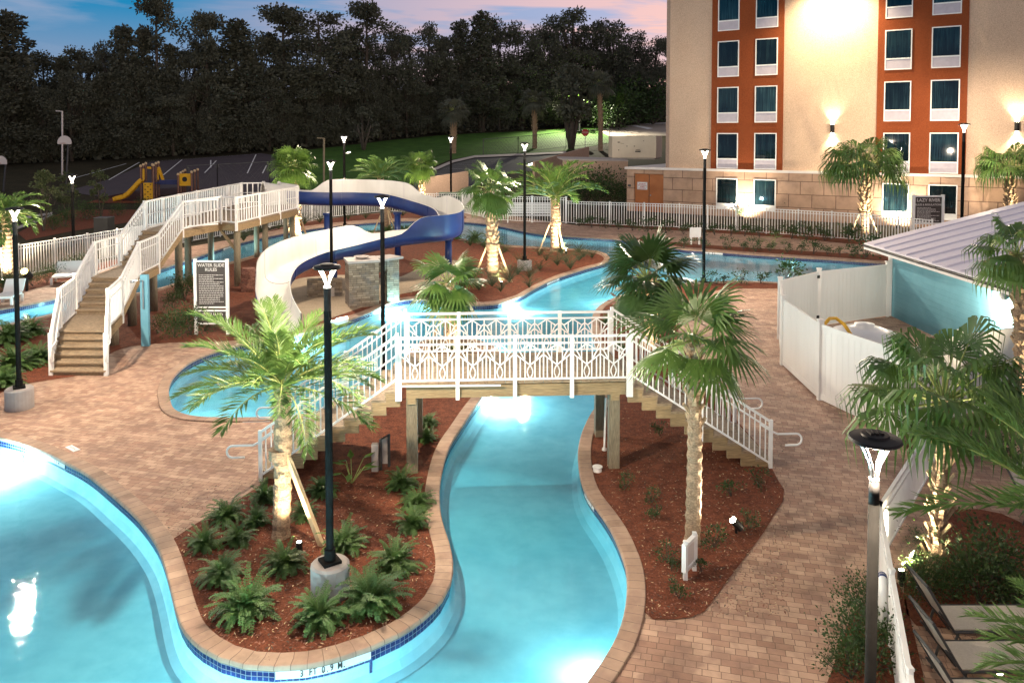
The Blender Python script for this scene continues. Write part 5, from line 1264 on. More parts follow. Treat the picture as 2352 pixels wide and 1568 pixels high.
def palm(kind, label, xb, yb, xc, yc, Rpx, seed, trw=None, leaf='fan_leaf', nfr=None, brace=0, upl=0, upl_off=(0.25,-0.6), Yov=None, bt=None, terrain=False, **kw):
    r_ = random.Random(seed)
    p0 = T(xb, yb) if terrain else (G(xb, yb) if Yov is None else P(xb, yb, Yov))
    if Yov is not None: p0.z = terr(Yov)
    c = P(xc, yc, p0.y); Rd = Rpx*p0.y/F
    t = thing('palm_tree', label, 'palm tree', p0)
    r0 = (trw or Rpx*0.14)*p0.y/F/2
    mb = MB(); pts, rad = trunk_mesh(mb, p0-UP*0.05, c-UP*Rd*0.06, r0, r0*(0.85 if kind == 'fan' else 0.95), r_, max(10, int((c-p0).length/0.10)))
    mb.build('trunk', M['bark'], t, False)
    bmb = MB()
    if kind == 'feather': boots(bmb, pts, rad, r_, bt or 120, 0.05, 1.0, 0.10*Rd/1.8+0.03, 0.25)
    else: boots(bmb, pts, rad, r_, bt or 60, 0.35 if bt is None else (0.1 if bt > 40 else 0.6), 1.0, 0.16*Rd/1.4+0.02, 0.7)
    bmb.build('leaf_base', M['boot'], t)
    mb = MB(); st = MB()
    if kind == 'feather': feather_crown(mb, st, c, nfr or 26, Rd, r_, **kw)
    else: fan_crown(mb, st, c, nfr or 26, Rd, r_, **kw)
    mb.build('crown', M[leaf], t); st.build('frond_stalk', M['petiole'], t, True)
    if brace:
        for k in range(brace):
            a_ = R(-60+k*360/brace) if brace > 2 else R(165 if k else -22); o_ = Vector((math.cos(a_),math.sin(a_),0)); hh = min(1.6, (c-p0).length*0.55); w_ = min(r0*0.55, 0.075)
            mb = MB(); mb.bar(p0+o_*hh*0.58, p0+o_*r0*1.05+UP*hh, w_, w_); mb.build('brace', M['stake_wood'], t)
        mb = MB(); mb.tube([p0+UP*(hh-0.08), p0+UP*(hh+0.08)], r0*1.25, 12); mb.build('band', M['bark'], t)
    if upl:
        b_ = p0+Vector((upl_off[0]*r0*8, upl_off[1]*r0*8, 0)); b_.z = terr(b_.y)
        u = thing('uplight', 'ground uplight below '+' '.join(label.split()[:11]), 'uplight', b_)
        mb = MB(); mb.tube([b_, b_+UP*0.10], 0.03, 8); mb.tube([b_+UP*0.10, b_+UP*0.24], 0.055, 10); mb.build('housing', M['black_metal'], u)
        mb = MB(); mb.tube([b_+UP*0.241, b_+UP*0.246], 0.035, 10); mb.build('lens', M['lens_glow'], u)
        light('uplight_spot', 'SPOT', b_+UP*0.27, upl, (1.0,0.82,0.55), u, 0.04, (p0+(c-p0)*0.45)-(b_+UP*0.27), 88, 0.8)
    return t, p0, c, Rd
palm('feather', 'large feather palm with lit trunk among the front ferns', 645, 1232, 648, 884, 250, 11, trw=40, leaf='feather_leaf', nfr=32, brace=1, upl=85, upl_off=(0.42,-0.55), M_=58, lw=0.014, ll=0.38, curve=50, el_lo=0)
palm('fan', 'fan palm with lit trunk in the right mulch bed by the bridge stairs', 1590, 1247, 1592, 782, 190, 12, trw=36, nfr=19, upl=0, bt=26, pet=0.44, droop=0.12, seg=24, leaf='fan_leaf', el_lo=-28, wk=0.8, brace=0)
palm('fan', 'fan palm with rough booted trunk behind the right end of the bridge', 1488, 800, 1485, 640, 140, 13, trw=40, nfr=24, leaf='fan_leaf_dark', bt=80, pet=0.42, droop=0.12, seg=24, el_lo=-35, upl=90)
palm('fan', 'small bright fan palm at the mulch tip behind the bridge railing', 1032, 808, 1028, 650, 112, 14, trw=28, nfr=16, brace=3, bt=30, pet=0.4, droop=0.14, seg=24, el_lo=-45, upl=60)
palm('fan', 'fan palm with white lit trunk on the island left of the round lamp base', 1132, 645, 1124, 432, 82, 15, trw=26, nfr=24, brace=2, upl=340, pet=0.45, droop=0.25, el_lo=-60, upl_off=(0.2,-0.7))
palm('feather', 'bright feather palm with white braces by the gate', 1275, 577, 1275, 455, 118, 16, trw=22, leaf='bright_leaf', nfr=26, brace=3, upl=700, M_=34, lw=0.024, curve=62, el_lo=18, el_hi=84)
palm('fan', 'fan palm with bushy round crown before the left of the right orange bay', 1985, 547, 1985, 388, 104, 17, trw=20, nfr=36, brace=2, upl=650, pet=0.55, droop=0.75, el_lo=0, el_hi=62, seg=18, wk=0.8, upl_off=(0.2,-0.8))
palm('fan', 'fan palm at the right edge in front of the wall sconce', 2318, 545, 2318, 388, 86, 18, trw=20, nfr=32, upl=500, pet=0.55, droop=0.75, el_lo=0, el_hi=62, seg=18, wk=0.8)
palm('fan', 'drooping fan palm before the blue shed at the right edge', 2350, 990, 2338, 585, 118, 19, trw=34, nfr=22, upl=160, pet=0.5, droop=0.55, el_lo=-40, seg=20)
palm('fan', 'large dark drooping fan palm by the corner of the near picket fence', 2143, 1322, 2168, 925, 245, 20, trw=34, nfr=30, leaf='fan_leaf', upl=200, pet=0.58, droop=0.8, el_lo=-5, el_hi=70, seg=20, upl_off=(-0.7,-0.3), bt=50, wk=0.75)
palm('feather', 'feather palm reaching in from the right edge above the loungers', 2500, 1640, 2500, 1195, 395, 21, trw=60, leaf='feather_leaf', nfr=20, M_=46, lw=0.020, ll=0.36, curve=36, el_lo=8, upl=200, upl_off=(-0.7,0.3))
palm('feather', 'low feather palm at the bottom right corner', 2560, 1960, 2560, 1600, 310, 22, trw=60, leaf='feather_leaf', nfr=26, M_=44, lw=0.020, ll=0.42, curve=60, el_lo=0)
palm('fan', 'lit fan palm just behind the slide tower platform', 684, 560, 673, 384, 66, 23, trw=15, nfr=30, brace=3, upl=700, pet=0.4, droop=0.3, el_lo=-50, leaf='bright_leaf')
palm('feather', 'low feather palm behind the upper slide run', 888, 536, 874, 408, 72, 24, trw=16, brace=3, leaf='feather_leaf', nfr=26, upl=900, M_=30, lw=0.028, curve=52, el_lo=14)
palm('fan', 'fan palm beside the end of the upper slide run', 972, 497, 964, 378, 50, 25, trw=13, nfr=24, upl=800, pet=0.4, droop=0.3, el_lo=-50, leaf='bright_leaf')
palm('feather', 'feather palm with glowing trunk at the left image edge', 18, 645, 14, 492, 88, 26, trw=20, leaf='feather_leaf', nfr=24, upl=420, M_=26, lw=0.034, el_lo=-15)
for lab, xb, yb, xc, yc, r_, s_ in (('dark fan palm with thick pale trunk on the lawn edge', 1040, 352, 1041, 255, 45, 31), ('dark fan palm left of the oak on the lawn crest', 1228, 341, 1226, 232, 44, 32), ('tall dark fan palm with slim trunk beside the stop sign', 1379, 346, 1376, 192, 46, 33)):
    palm('fan', lab, xb, yb, xc, yc, r_, s_, trw=11 if s_ > 31 else 15, nfr=26, leaf='forest_leaf', pet=0.4, droop=0.35, el_lo=-45, seg=18, terrain=True)

# uplight bullets seen glowing
def bullet(label, x, y, z, glow, power, aim, col=(1,0.85,0.6), s=1.0):
    p = G(x, y); t = thing('spot_light', label, 'spot light', p); h = p+UP*z; d_ = Vector(aim).normalized()
    mb = MB(); mb.tube([p, h], 0.018*s, 8); mb.tube([h-d_*0.09*s, h+d_*0.07*s], 0.05*s, 12); mb.build('housing', M['black_metal'], t)
    mb = MB(); mb.tube([h+d_*0.071*s, h+d_*0.078*s], 0.044*s, 12); mb.build('lens', M[glow], t)
    light('bullet_spot', 'SPOT', h+d_*0.1*s, power, col, t, 0.04, d_, 80, 0.8)
bullet('glowing spot light on a stake aimed from the right mulch bed', 1691, 1225, 0.17, 'lens_glow', 200, (-0.66,-0.12,0.74), s=1.3)
bullet('yellow glowing spot light on a stake beside the left lamp post', 62, 668, 0.75, 'yellow_glow', 160, (0.1,-0.75,0.5), (1,0.85,0.4), 3.2)
bullet('low spot light washing the white fence corner behind the hedge', 2104, 1302, 0.15, 'lens_glow', 240, (-0.75,0.35,0.45))

# ferns, shrubs
def fern_proto(name, label, cat, seed, n=16, L=0.5, mat='fern_leaf', el=(25,75), curve=95, ll=0.12, lw=0.02, M_=13):
    r_ = random.Random(seed); mb = MB(); st = MB()
    for i in range(n):
        az = i*2.39996+r_.uniform(-0.3,0.3); e_ = R(r_.uniform(*el)); Lf = L*r_.uniform(0.5,1.2); cv_ = curve*r_.uniform(0.5,1.3); pts = [Vector((0,0,0.02))]; N_ = 8
        for k in range(N_):
            e_ -= R(cv_)/N_*(0.3+1.4*k/N_); az += r_.uniform(-0.12,0.12); pts.append(pts[-1]+Vector((math.cos(az)*math.cos(e_), math.sin(az)*math.cos(e_), math.sin(e_)))*Lf/N_)
        st.tube(pts, [0.004]*3+[0.003]*(N_-2), 3, cap=False)
        for k in range(M_):
            t_ = 0.12+0.88*k/M_; x_ = min(t_*N_, N_-0.001); q = int(x_); p = pts[q].lerp(pts[q+1], x_-q); fw = (pts[q+1]-pts[q]).normalized(); sd = fw.cross(UP).normalized()
            for sg in (-1,1):
                d_ = (fw*0.45+sd*sg+UP*r_.uniform(-0.1,0.25)).normalized(); l_ = ll*math.sin(math.pi*(0.15+0.82*(1-abs(t_-0.35)*0.9)*0.6))*r_.uniform(0.8,1.2)*(1.1-t_*0.75)
                leaf_quad(mb, p, d_, fw, l_*1.4, lw, l_*0.2)
    t = thing(name, label, cat, (0,0,-50)); mb2 = mb
    mb2.build('fronds', M[mat], t, origin=(0,0,0)); st.build('stems', M[mat], t, True, origin=(0,0,0)); return t
def shrub_proto(name, label, cat, seed, n=220, rad=(0.3,0.3,0.28), leaf=0.06, mat='shrub_leaf', stems=7):
    r_ = random.Random(seed); mb = MB(); st = MB(); clumps = [Vector((r_.gauss(0,0.45)*rad[0], r_.gauss(0,0.45)*rad[1], rad[2]*(1+r_.uniform(-0.55,0.85)))) for _ in range(max(4, n//22))]
    for c in clumps[:stems]: st.tube([Vector((0,0,0)), c*0.6+Vector((0,0,-0.02)), c], [0.010,0.008,0.004], 4, cap=False)
    for i in range(n):
        c = r_.choice(clumps); p = c+Vector((r_.gauss(0,0.17)*rad[0]*1.6, r_.gauss(0,0.17)*rad[1]*1.6, r_.gauss(0,0.14)*rad[2]*1.6)); p.z = max(0.02, p.z)
        d_ = ((p-Vector((0,0,rad[2]*0.5))).normalized()+rv(r_,0.7)).normalized(); s_ = d_.cross(rv(r_,1)); s_ = s_.normalized() if s_.length > 1e-3 else UP
        leaf_quad(mb, p, d_, s_, leaf*r_.uniform(0.8,1.6), leaf*r_.uniform(0.28,0.4), leaf*0.15)
    t = thing(name, label, cat, (0,0,-50)); mb.build('foliage', M[mat], t, origin=(0,0,0)); st.build('stems', M['dark_bark'], t, origin=(0,0,0)); return t
protos = []
FE = [fern_proto('fern', 'x', 'fern', s_, n=84+5*s_, L=0.42, el=(20,90), curve=105, ll=0.055, lw=0.012, M_=17) for s_ in (1,2,3,4,5)]
SR = [shrub_proto('shrub', 'x', 'shrub', s_, 200, (0.3,0.3,0.26), 0.065) for s_ in (4,5,6)]
HB = [shrub_proto('bush', 'x', 'bush', s_, 900, (0.5,0.5,0.42), 0.055, 'hedge_leaf', 10) for s_ in (7,8)]
GR = [fern_proto('grass_clump', 'x', 'grass clump', s_, n=46, L=0.6, mat='grassy_leaf', el=(45,88), curve=80, ll=0.01, lw=0.008, M_=4) for s_ in (9,10)]
first_use = {}
def put(pl, p, sc, label, group=None, rz=None):
    pr = rng.choice(pl); rz = rng.uniform(0,6.28) if rz is None else rz
    c = copy_tree(pr, p, rz, sc, label)
    if group: c['group'] = group
    return c
ORD = ['first','second','third','fourth','fifth','sixth','seventh','eighth','ninth','tenth','eleventh','twelfth','thirteenth','fourteenth','fifteenth','sixteenth','seventeenth','eighteenth','nineteenth','twentieth','twenty first','twenty second','twenty third','twenty fourth','twenty fifth','twenty sixth','twenty seventh','twenty eighth','twenty ninth','thirtieth']
def put_row(pl, lst, sc, what, group, terrain=False):
    lst = sorted(lst)
    for i, q in enumerate(lst):
        x, y = q[0], q[1]; k = q[2] if len(q) > 2 else 1.0
        put(pl, T(x,y) if terrain else G(x,y), sc*k*rng.uniform(0.78,1.22), what % (ORD[i] if i < len(ORD) else 'last'), group)
ferns = [(522,1196,.95),(545,1245,1.0),(470,1258,.8),(512,1330,1.15),(565,1412,1.25),(735,1432,1.2),(655,1305,1.1),(608,1150,.9),(700,1190,.8),(790,1262,1.0),(852,1398,1.25),(905,1305,1.2),(948,1212,1.1),(922,1120,1.0),(590,1205,.8),(958,1165,.8),(985,975,.9),(740,1135,.8),(980,1010,.8)]
put_row(FE, ferns, 1.0, 'leafy green fern in the front mulch bed, %s from the left', 'ferns in the front mulch bed')
put_row(SR, [(1500,1195),(1437,1122),(1535,1292,.9),(1541,1312,.8),(1560,1375,.9),(1640,1258),(1680,1140),(1745,1120,1.1),(1612,1315,.8),(1722,1215),(1497,1155,.8),(1515,1000,.9)], 0.55, 'small dark shrub in the right mulch bed, %s from the left', 'shrubs in the right mulch bed')
put_row(SR, [(1432,556),(1475,560),(1530,568),(1570,572),(1612,574),(1668,572,1.1),(1707,575),(1735,578),(1768,578),(1808,580),(1840,583,.9),(1868,584,1.1),(1900,586,.9),(1930,588),(1960,590),(1990,592,1.7),(2042,596,1.9)], 1.15, 'small shrub in the strip along the far bank, %s from the left', 'shrubs along the far bank')
put_row(SR, [(1330,520),(1360,523),(1390,524),(1420,528),(1452,530),(1488,532),(1530,536),(1570,538),(1610,540),(1642,541),(1678,543),(1710,543),(1745,545),(1785,548),(1818,549,1.2),(1852,551),(1893,553,1.1),(1950,556,1.8)], 1.5, 'shrub along the foot of the hotel fence, %s from the left', 'shrubs along the hotel fence')
put_row(SR, [(1630,652),(1662,654),(1703,652),(1747,652),(1805,652,1.8)], 1.0, 'small shrub on the near bank strip by the tall lamp, %s from the left', 'shrubs on the near bank strip')
put_row(SR, [(1700,500),(1810,503,1.4),(2045,510,1.5),(1880,506),(2100,520,1.2)], 1.6, 'shrub against the hotel stone base, %s from the left', 'shrubs at the hotel base')
put_row(HB, [(400,775,1.0),(438,770,1.1),(372,760,.8),(470,762,.8),(485,735,.9)], 0.95, 'light green bush behind the rules sign, %s from the left', 'bushes behind the rules sign')
put_row(HB, [(425,690,1.0),(395,705,.8),(470,670,.9),(610,640,.7)], 1.1, 'dull bush under the slide tower posts, %s from the left', 'bushes under the slide tower')
put_row(FE, [(20,790,1.4),(70,770,1.3),(30,850,1.2),(90,830,1.0),(8,890,1.2)], 1.5, 'ferny plant left of the slide stairs, %s from the left', 'ferny plants left of the slide stairs')
put_row(HB, [(30,668,.8),(75,657,.8),(110,648,.9),(150,636,.9),(190,628,.8),(5,675,.8)], 1.1, 'dark bush along the left picket fence, %s from the left', 'bushes along the left picket fence')
put_row(GR, [(1080,566),(1115,575),(1160,580),(1195,610),(1240,588),(1290,585),(1330,582),(1360,594),(1300,605),(1240,622),(1170,650),(1100,668),(1060,672),(1150,672),(1215,640),(1010,680),(1330,600),(1190,632),(1255,600),(1130,660),(1085,650),(1280,612),(1215,662),(1060,640),(1340,592),(1150,590),(1310,620)], 1.7, 'tuft of brownish ornamental grass on the island, %s from the left', 'grass tufts on the island')
put_row(GR, [(600,535),(640,528),(700,517),(735,513),(800,506),(840,503),(880,499),(925,497),(560,555)], 2.0, 'tall grass clump along the fence behind the slide, %s from the left', 'grass clumps behind the slide')
put_row(FE, [(1090,556),(1130,563),(1045,548),(890,540),(930,540),(980,545),(850,545)], 1.9, 'low green plant on the bank behind the slide turn, %s from the left', 'low plants behind the slide turn')
put_row(HB, [(970,830,.7),(1000,815,.8),(1040,822,.6),(1075,812,.7)], 0.75, 'green bush on the mulch tip seen through the bridge railing, %s from the left', 'bushes seen through the bridge railing')
put_row(FE, [(1395,745,1.1),(1430,705,1.2),(1540,690),(1420,800)], 0.9, 'plant in the bed right of the middle pool, %s from the left', 'plants right of the middle pool')
put_row(HB, [(1960,1490,1.0),(1985,1420,.9),(1955,1560,1.05),(2010,1540,1.1),(2030,1460,.8),(1925,1540,.6),(2012,1390,.7)], 0.62, 'leafy bush along the path beside the nearest lamp post, %s from the left', 'bushes beside the nearest lamp post')
put_row(HB, [(2100,1345,.75),(2140,1365,.8),(2190,1380,1.1),(2245,1385,1.25),(2300,1380,1.25),(2330,1400,1.0),(2120,1272,.8),(2220,1345,1.1),(2280,1340,1.2),(2105,1385,.6)], 0.7, 'dense hedge bush behind the loungers, %s from the left', 'hedge bushes behind the loungers')
put_row(HB, [(2110,1030,.6),(2135,1040,.7),(2230,1050,.9),(2300,1060,1.0)], 0.9, 'bush at the enclosure corner, %s from the left', 'bushes at the enclosure corner')
put_row(HB, [(1318,469,1.0),(1345,469,1.2),(1372,469,1.3),(1398,470,1.1),(1425,471,1.1),(1300,474,.9),(1440,476,.8)], 2.5, 'dark hedge bush below the tan wall, %s from the left', 'hedge below the tan wall', True)
put_row(HB, [(150,520),(200,505),(270,495),(330,488),(120,528),(400,480)], 1.5, 'low dull plant in the playground mulch, %s from the left', 'plants in the playground mulch')
put_row(HB, [(1385,300,1.4),(1410,296,1.7),(1432,293,1.5),(1465,288,1.6),(1500,286,1.8)], 5.0, 'big bush lit green by the far road, %s from the left', 'bushes by the far road', True)
# broad leaf plants
def bigleaf(label, x, y, s, seed, mat='bright_leaf', n=9):
    r_ = random.Random(seed); p = G(x,y); t = thing('broadleaf_plant', label, 'plant', p); mb = MB(); st = MB()
    for i in range(n):
        az = i*2.4; e_ = R(r_.uniform(45,80)); d_ = Vector((math.cos(az)*math.cos(e_), math.sin(az)*math.cos(e_), math.sin(e_))); a = p+d_*s*r_.uniform(0.5,0.8)
        st.tube([p, a], 0.008, 4, cap=False); dd = Vector((math.cos(az),math.sin(az),r_.uniform(-0.3,0.5))).normalized(); sd = dd.cross(UP).normalized(); L_ = s*0.5
        mb.add([a, a+dd*L_*0.35+sd*L_*0.22, a+dd*L_, a+dd*L_*0.35-sd*L_*0.22, a+dd*L_*0.5-UP*0.02], [(0,1,4),(1,2,4),(2,3,4),(3,0,4)])
    mb.build('leaves', M[mat], t); st.build('stems', M['petiole'], t)
bigleaf('pale green broadleaf plant between the lamp post and the bridge stairs', 808, 1110, 0.62, 3)
bigleaf('broadleaf plant with arching leaves on the far bank strip', 1775, 572, 1.3, 4)
bigleaf('reddish broadleaf plant at the bed corner right of the middle pool', 1420, 712, 0.7, 5, 'red_rock', 8)
for pr in FE+SR+HB+GR:      # the pattern plants themselves are not part of the place
    for ch in list(pr.children): bpy.data.objects.remove(ch)
    bpy.data.objects.remove(pr)

# loose bark chips and dead leaves lying on the mulch
lt = MB(); rl = random.Random(9)
for cx_, cy_, rx, ry, n in ((700,1330,330,220,4200),(1600,1180,210,240,3200),(560,700,500,110,700),(1200,630,220,60,300)):
    for _ in range(n):
        p = G(cx_+rl.uniform(-rx,rx), cy_+rl.uniform(-ry,ry))
        if inside_water(p) or min((W[k]-p).length_squared for k in range(0, nW, 3)) < 0.09: continue
        a_ = rl.uniform(0,6.28); d_ = Vector((math.cos(a_),math.sin(a_),rl.uniform(-0.1,0.35))); leaf_quad(lt, p+UP*0.022, d_, Vector((-d_.y,d_.x,0)), rl.uniform(0.02,0.075), rl.uniform(0.004,0.013))
lt.m = [rl.choice((0,0,0,1,2)) for _ in lt.m]
lo_ = lt.build('bark_chips', [M['red_rock'], M['stake_wood'], M['dark_bark']]); lo_['kind'] = 'stuff'

# ------------------------------------------------------------------ trees of the wood
def crown_cloud(mb, clumps, r_, per, leaf):
    for c, rad in clumps:
        for i in range(per):
            v = rv(r_,1); v = v.normalized()*(r_.random()**0.45); p = c+Vector((v.x*rad.x, v.y*rad.y, v.z*rad.z))
            d_ = (v+rv(r_,0.8)+UP*-0.1).normalized(); s_ = d_.cross(rv(r_,1)); s_ = s_.normalized() if s_.length > 1e-3 else UP
            leaf_quad(mb, p, d_, s_, leaf*r_.uniform(0.8,1.5), leaf*r_.uniform(0.3,0.5))
def tree_proto(kind, seed):
    r_ = random.Random(seed); Ht = 16.0; mb = MB(); tk = MB(); cl_ = []
    if kind == 'oak':
        tk.tube([(0,0,-0.3),(0.1,0.1,3),(0.0,0.3,6),(0.2,0.2,9)], [0.38,0.3,0.24,0.16], 8)
        for i in range(22):
            az = r_.uniform(0,6.28); z = r_.uniform(4.5,15.0); w_ = 4.4*math.sin(math.pi*min(1,(z-2.5)/14.0))**0.6; rr_ = w_*r_.uniform(0.3,1.0)
            c = Vector((math.cos(az)*rr_, math.sin(az)*rr_, z)); cl_.append((c, Vector((1.7,1.7,1.15))*r_.uniform(0.7,1.25)))
            tk.tube([(0.1,0.2,min(9,z*0.55)), tuple(c*0.6+Vector((0,0,z*0.35))), tuple(c)], [0.12,0.08,0.04], 5)
        per = 290
    elif kind == 'bushy':
        tk.tube([(0,0,-0.3),(0.1,0.1,3),(0.0,0.3,6),(0.2,0.2,10)], [0.3,0.25,0.2,0.1], 8)
        for i in range(34):
            az = r_.uniform(0,6.28); z = r_.uniform(1.2,14.8); w_ = 5.2*math.sin(math.pi*min(1,(z+2.0)/18.0))**0.7; rr_ = w_*r_.uniform(0.25,1.0)
            c = Vector((math.cos(az)*rr_, math.sin(az)*rr_, z)); cl_.append((c, Vector((1.7,1.7,1.35))*r_.uniform(0.7,1.25)))
            tk.tube([(0.1,0.2,min(9,z*0.55)), tuple(c*0.6+Vector((0,0,z*0.35))), tuple(c)], [0.1,0.06,0.03], 5)
        per = 250
    elif kind == 'pine':
        tk.tube([(0,0,-0.3),(0.15,0,6),(0.0,0.1,11),(0.1,0,15.2)], [0.26,0.22,0.17,0.08], 8)
        for i in range(26):
            az = r_.uniform(0,6.28); z = r_.uniform(6.0,15.6); w_ = (3.1 if z < 14 else 1.8)*r_.uniform(0.35,1.0)
            c = Vector((math.cos(az)*w_, math.sin(az)*w_, z)); cl_.append((c, Vector((1.3,1.3,0.75))*r_.uniform(0.7,1.35)))
            tk.tube([(0.05,0.05,z-1.0), tuple(c*0.5+Vector((0,0,z*0.5-0.45))), tuple(c)], [0.08,0.06,0.03], 5)
        per = 190
    else:
        tk.tube([(0,0,-0.3),(0.05,0,6),(0.0,0.05,15.6)], [0.3,0.22,0.05], 8)
        for i in range(26):
            z = 3.0+12.6*(i+r_.random())/26; w_ = (1.0-(z-3)/13.5)*2.5*r_.uniform(0.35,1.05)+0.15; az = i*2.4
            c = Vector((math.cos(az)*w_, math.sin(az)*w_, z)); cl_.append((c, Vector((1.15,1.15,0.8))*r_.uniform(0.75,1.2)*(1.15-0.5*(z-3)/13)))
            tk.tube([(0,0,z-0.5), tuple(c)], [0.06,0.03], 5)
        per = 190
    crown_cloud(mb, cl_, r_, per, 0.31)
    t = thing('tree', 'x', 'tree', (0,0,-80)); mb.build('crown', M['forest_leaf'], t, origin=(0,0,0)); tk.build('trunk', M['dark_bark'], t, True, origin=(0,0,0)); return t
PR = {k: [tree_proto(k, s_) for s_ in ss] for k, ss in (('oak',(1,2,3)),('pine',(4,5)),('cypress',(6,7)),('bushy',(8,9,10)))}
def base_line(x):   # front line of the wood in photo pixels
    for (x0,y0_),(x1,y1_) in zip(BLN, BLN[1:]):
        if x0 <= x <= x1: return y0_+(y1_-y0_)*(x-x0)/(x1-x0)
    return 384 if x < 0 else 282
BLN = [(-200,384),(0,379),(300,366),(600,350),(784,334),(1000,311),(1200,299),(1400,284),(1600,278)]
def tree_at(kind, x, ytop, back, label, group=None, wide=1.0):
    q = T(x, base_line(x)); d_ = Vector((q.x,q.y,0)).normalized(); X, Y = q.x+d_.x*back, q.y+d_.y*back
    b_ = Vector((X, Y, terr(Y))); zt_ = P(x, ytop, Y).z; s_ = (zt_-b_.z)/16.0
    c = copy_tree(rng.choice(PR[kind]), b_, rng.uniform(0,6.28), (s_*wide, s_*wide, s_), label)
    if group: c['group'] = group
    return c
sky_trees = [('cypress',22,22,2,'broad dark tree rising at the upper left corner',1.5),('cypress',-25,40,5,'dark tree cut by the left edge of the wood',1.5),('cypress',286,55,2,'pointed conical dark tree left of the tallest tree',1.1),('oak',252,88,4,'rounded dark tree hugging the left of the pointed cone',0.55),('pine',366,-6,3,'tallest tree of the wood, reaching above the photo top',0.8),('cypress',335,62,4,'narrow dark tree just left of the tallest tree',0.85),('cypress',395,100,3,'dark tree just right of the tallest tree',1.0),('pine',477,30,2,'dark tree with a small rounded top right of the tallest tree',0.8),('oak',450,90,4,'low dark tree below the small rounded top',0.6),('cypress',545,40,3,'ragged dark tree with several small tips',1.5),('oak',600,60,5,'thin airy dark tree beside the flat topped pines',0.7),('pine',655,17,3,'flat topped dark pine, left of a pair',1.15),('pine',735,27,2,'flat topped dark pine, right of a pair',1.2),('pine',845,8,4,'sparse forked pine standing against the pink cloud',1.0),('oak',790,60,7,'airy dark tree left of the sparse forked pine',0.8),('oak',905,62,3,'dark tree right of the sparse forked pine',0.8),('oak',985,52,4,'dark bushy tree at the middle of the skyline',0.8),('cypress',1058,45,3,'dark tree with a lower pointed tip in mid skyline',1.1),('cypress',1104,24,2,'dark tree with the higher pointed tip in mid skyline',1.2),('oak',1150,38,5,'dark tree right of the higher pointed tip',0.7),('oak',1195,45,3,'dark tree with an even top in mid skyline',0.8),('oak',1255,52,4,'dark tree left of the big right hand crown',0.8),('oak',1312,24,3,'big dark crown highest on the right skyline',1.0),('oak',1352,48,6,'dark crown beside the highest right hand crown',0.8),('oak',1405,40,3,'big dark crown second highest on the right skyline',1.0),('oak',1452,70,5,'dark tree sloping down toward the hotel',0.8),('oak',1500,84,4,'dark tree touching the hotel corner',0.9),('oak',1550,88,6,'dark tree partly hidden by the hotel corner',0.9)]
for k_, x, yt, bk, lab, wd in sky_trees: tree_at(k_, x, yt, bk, lab, None, wd)
fillers = [(-420,90),(-330,70),(-250,95),(-170,60),(-110,100),(-60,120),(60,115),(110,118),(150,128),(195,108),(225,135),(310,120),(430,110),(505,100),(575,95),(690,80),(770,85),(820,100),(870,95),(945,85),(1020,85),(1080,80),(1130,78),(1230,80),(1285,75),(1380,85),(1430,95),(1475,110)]
for i, (x, yt) in enumerate(fillers): tree_at(('oak','oak','cypress')[i%3], x, yt, 9+(i%4)*1.5, 'dark tree of the wood, its top hidden among taller crowns', 'trees of the dark wood', 1.1)
for i in range(45):
    x = -440+i*44+rng.uniform(-14,14); tree_at('bushy', x, rng.uniform(150,225)-(40 if x > 900 else 0), rng.uniform(0.5,3.0), 'lower dark tree at the front edge of the wood', 'front trees of the dark wood', rng.uniform(0.95,1.3))
for k_ in PR:
    for pr in PR[k_]:
        for ch in list(pr.children): bpy.data.objects.remove(ch)
        bpy.data.objects.remove(pr)
# undergrowth mass behind and below the trees: too dense to count
ug = MB(); rr = random.Random(5)
for i in range(34000):
    x = rr.uniform(-460,1660); q = T(x, base_line(x)); d_ = Vector((q.x,q.y,0)).normalized(); bk = rr.uniform(0.5,16); X, Y = q.x+d_.x*bk, q.y+d_.y*bk
    p = Vector((X,Y,terr(Y)+rr.random()**1.2*(3.5+min(bk,13)*0.5))); v = (rv(rr,1)).normalized(); s_ = v.cross(rv(rr,1)).normalized(); leaf_quad(ug, p, v, s_, rr.uniform(0.4,0.9), rr.uniform(0.14,0.3))
u_ = ug.build('undergrowth', M['forest_leaf']); u_['kind'] = 'stuff'
# oak and lit young trees near the far road
def small_tree(label, x, yb, ytop, wpx, seed, mat, trunk_pts=None, n=16, per=60, leaf=0.16, flat=False, tr=0.12, forks=3):
    r_ = random.Random(seed); q = G(x,yb) if flat else T(x,yb); t = thing('broadleaf_tree', label, 'tree', q); Y = q.y; top = P(x,ytop,Y).z; Hh = top-q.z; W_ = wpx*Y/F/2
    tk = MB(); mb = MB(); cl_ = []
    for k in range(forks):
        a_ = k*2.1+0.5; e_ = Vector((math.cos(a_)*W_*0.45, math.sin(a_)*W_*0.45, Hh*0.6)); tk.tube([q-UP*0.1, q+e_*0.35+UP*0.02, q+e_*0.75, q+e_], [tr,tr*0.8,tr*0.55,tr*0.25], 7)
    for i in range(n):
        az = r_.uniform(0,6.28); f = r_.random(); z = Hh*(0.36+0.6*f); w_ = W_*math.sin(math.pi*(0.22+0.7*f))*r_.uniform(0.2,1.0); c = q+Vector((math.cos(az)*w_, math.sin(az)*w_, z)); cl_.append((c, Vector((1,1,0.7))*W_*r_.uniform(0.22,0.4))); tk.tube([q+UP*Hh*0.35, q.lerp(c,0.7), c], [tr*0.3,tr*0.2,tr*0.1], 4)
    crown_cloud(mb, cl_, r_, per, leaf); mb.build('crown', M[mat], t); tk.build('trunk', M['dark_bark'], t, True)
small_tree('oak with forked trunk on the lawn beside the stop sign', 1312, 342, 150, 120, 41, 'forest_leaf', n=26, per=110, leaf=0.45, tr=0.42, forks=3)
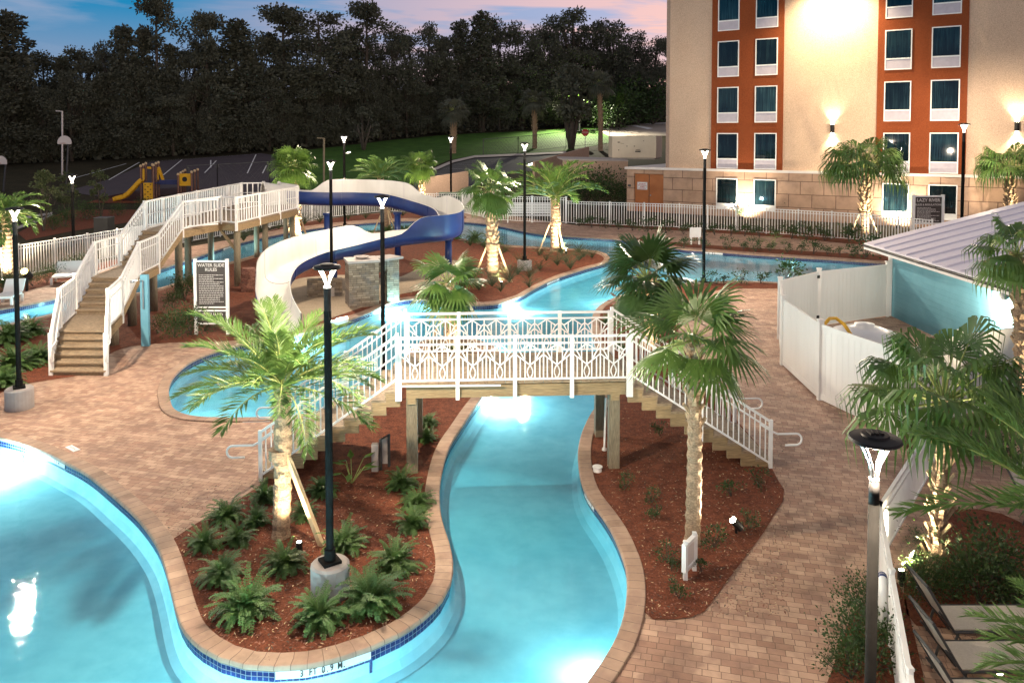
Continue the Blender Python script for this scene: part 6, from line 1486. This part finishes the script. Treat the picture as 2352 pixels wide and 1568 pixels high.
small_tree('small yellow green tree lit beyond the lawn crest', 1322, 300, 215, 62, 42, 'bright_leaf', n=16, per=80, leaf=0.35, tr=0.15)
small_tree('slim young tree lit green beside the far road', 1425, 296, 212, 26, 43, 'bright_leaf', n=14, per=60, leaf=0.3, tr=0.1)
small_tree('pale leaning bare branched tree at the wood edge', 835, 345, 250, 80, 44, 'forest_leaf', n=10, per=40, leaf=0.35, tr=0.22, forks=4)
small_tree('young tree left of the far left lamp post', 100, 530, 388, 70, 45, 'grassy_leaf', n=16, per=90, leaf=0.14, flat=True, tr=0.07)
small_tree('young tree beside the glowing far left lamp post', 152, 505, 392, 58, 46, 'grassy_leaf', n=14, per=90, leaf=0.14, flat=True, tr=0.07)
small_tree('slender young tree between lamp post and yellow slide', 232, 500, 385, 48, 47, 'grassy_leaf', n=14, per=70, leaf=0.14, flat=True, tr=0.07)

# ------------------------------------------------------------------ underwater lights (round lamps set in the basin walls)
def pool_light(label, x, y, power, z=-0.32):
    g0 = G(x,y); k = near_wall(g0); a = W[k]; nin = -WN[k]
    t = thing('pool_light', label, 'pool light', a)
    c = a+nin*0.004+UP*z; mb = MB(); mb.tube([c, c+nin*0.03], 0.10, 18); mb.build('ring', M['steel'], t)
    mb = MB(); mb.tube([c+nin*0.031, c+nin*0.037], 0.075, 18); mb.build('lens', M['pool_lens'], t)
    light('pool_bulb', 'POINT', c+nin*0.34+UP*0.06, power, (0.90,1.0,0.96), t, 0.08)
PL = [('round pool light at the left pool upper wall', 55, 1022, 210),('round pool light under the feather fronds in the middle pool', 440, 950, 200),('round pool light at the mulch tip behind the bridge', 1090, 780, 260),('round pool light below the bridge deck', 1120, 890, 210),('round pool light by the right bed of the middle pool', 1425, 675, 300),
      ('round pool light on the channel bank near the bottom edge', 1440, 1490, 45),('round pool light in the left pool beyond the bottom edge', 250, 1890, 620),('round pool light in the channel beyond the bottom edge', 900, 1890, 230),('round pool light of the left pool outside the left edge', -510, 1400, 900),
      ('round pool light in the far river right part', 1850, 650, 420),('round pool light in the far river by the tall lamp', 1560, 655, 330),('round pool light in the far river behind the island', 1240, 570, 420),('round pool light in the river behind the slide turn', 1000, 539, 330),('round pool light in the river under the slide tower', 560, 600, 330),('round pool light in the left river stretch', 240, 692, 280),('round pool light in the left river at the image edge', 20, 748, 240),
      ('round pool light on the island front wall', 1180, 690, 200),('round pool light by the stone water feature', 900, 700, 160),('round pool light by the slide landing', 690, 770, 160)]
for lab, x, y, pw in PL: pool_light(lab, x, y, pw)
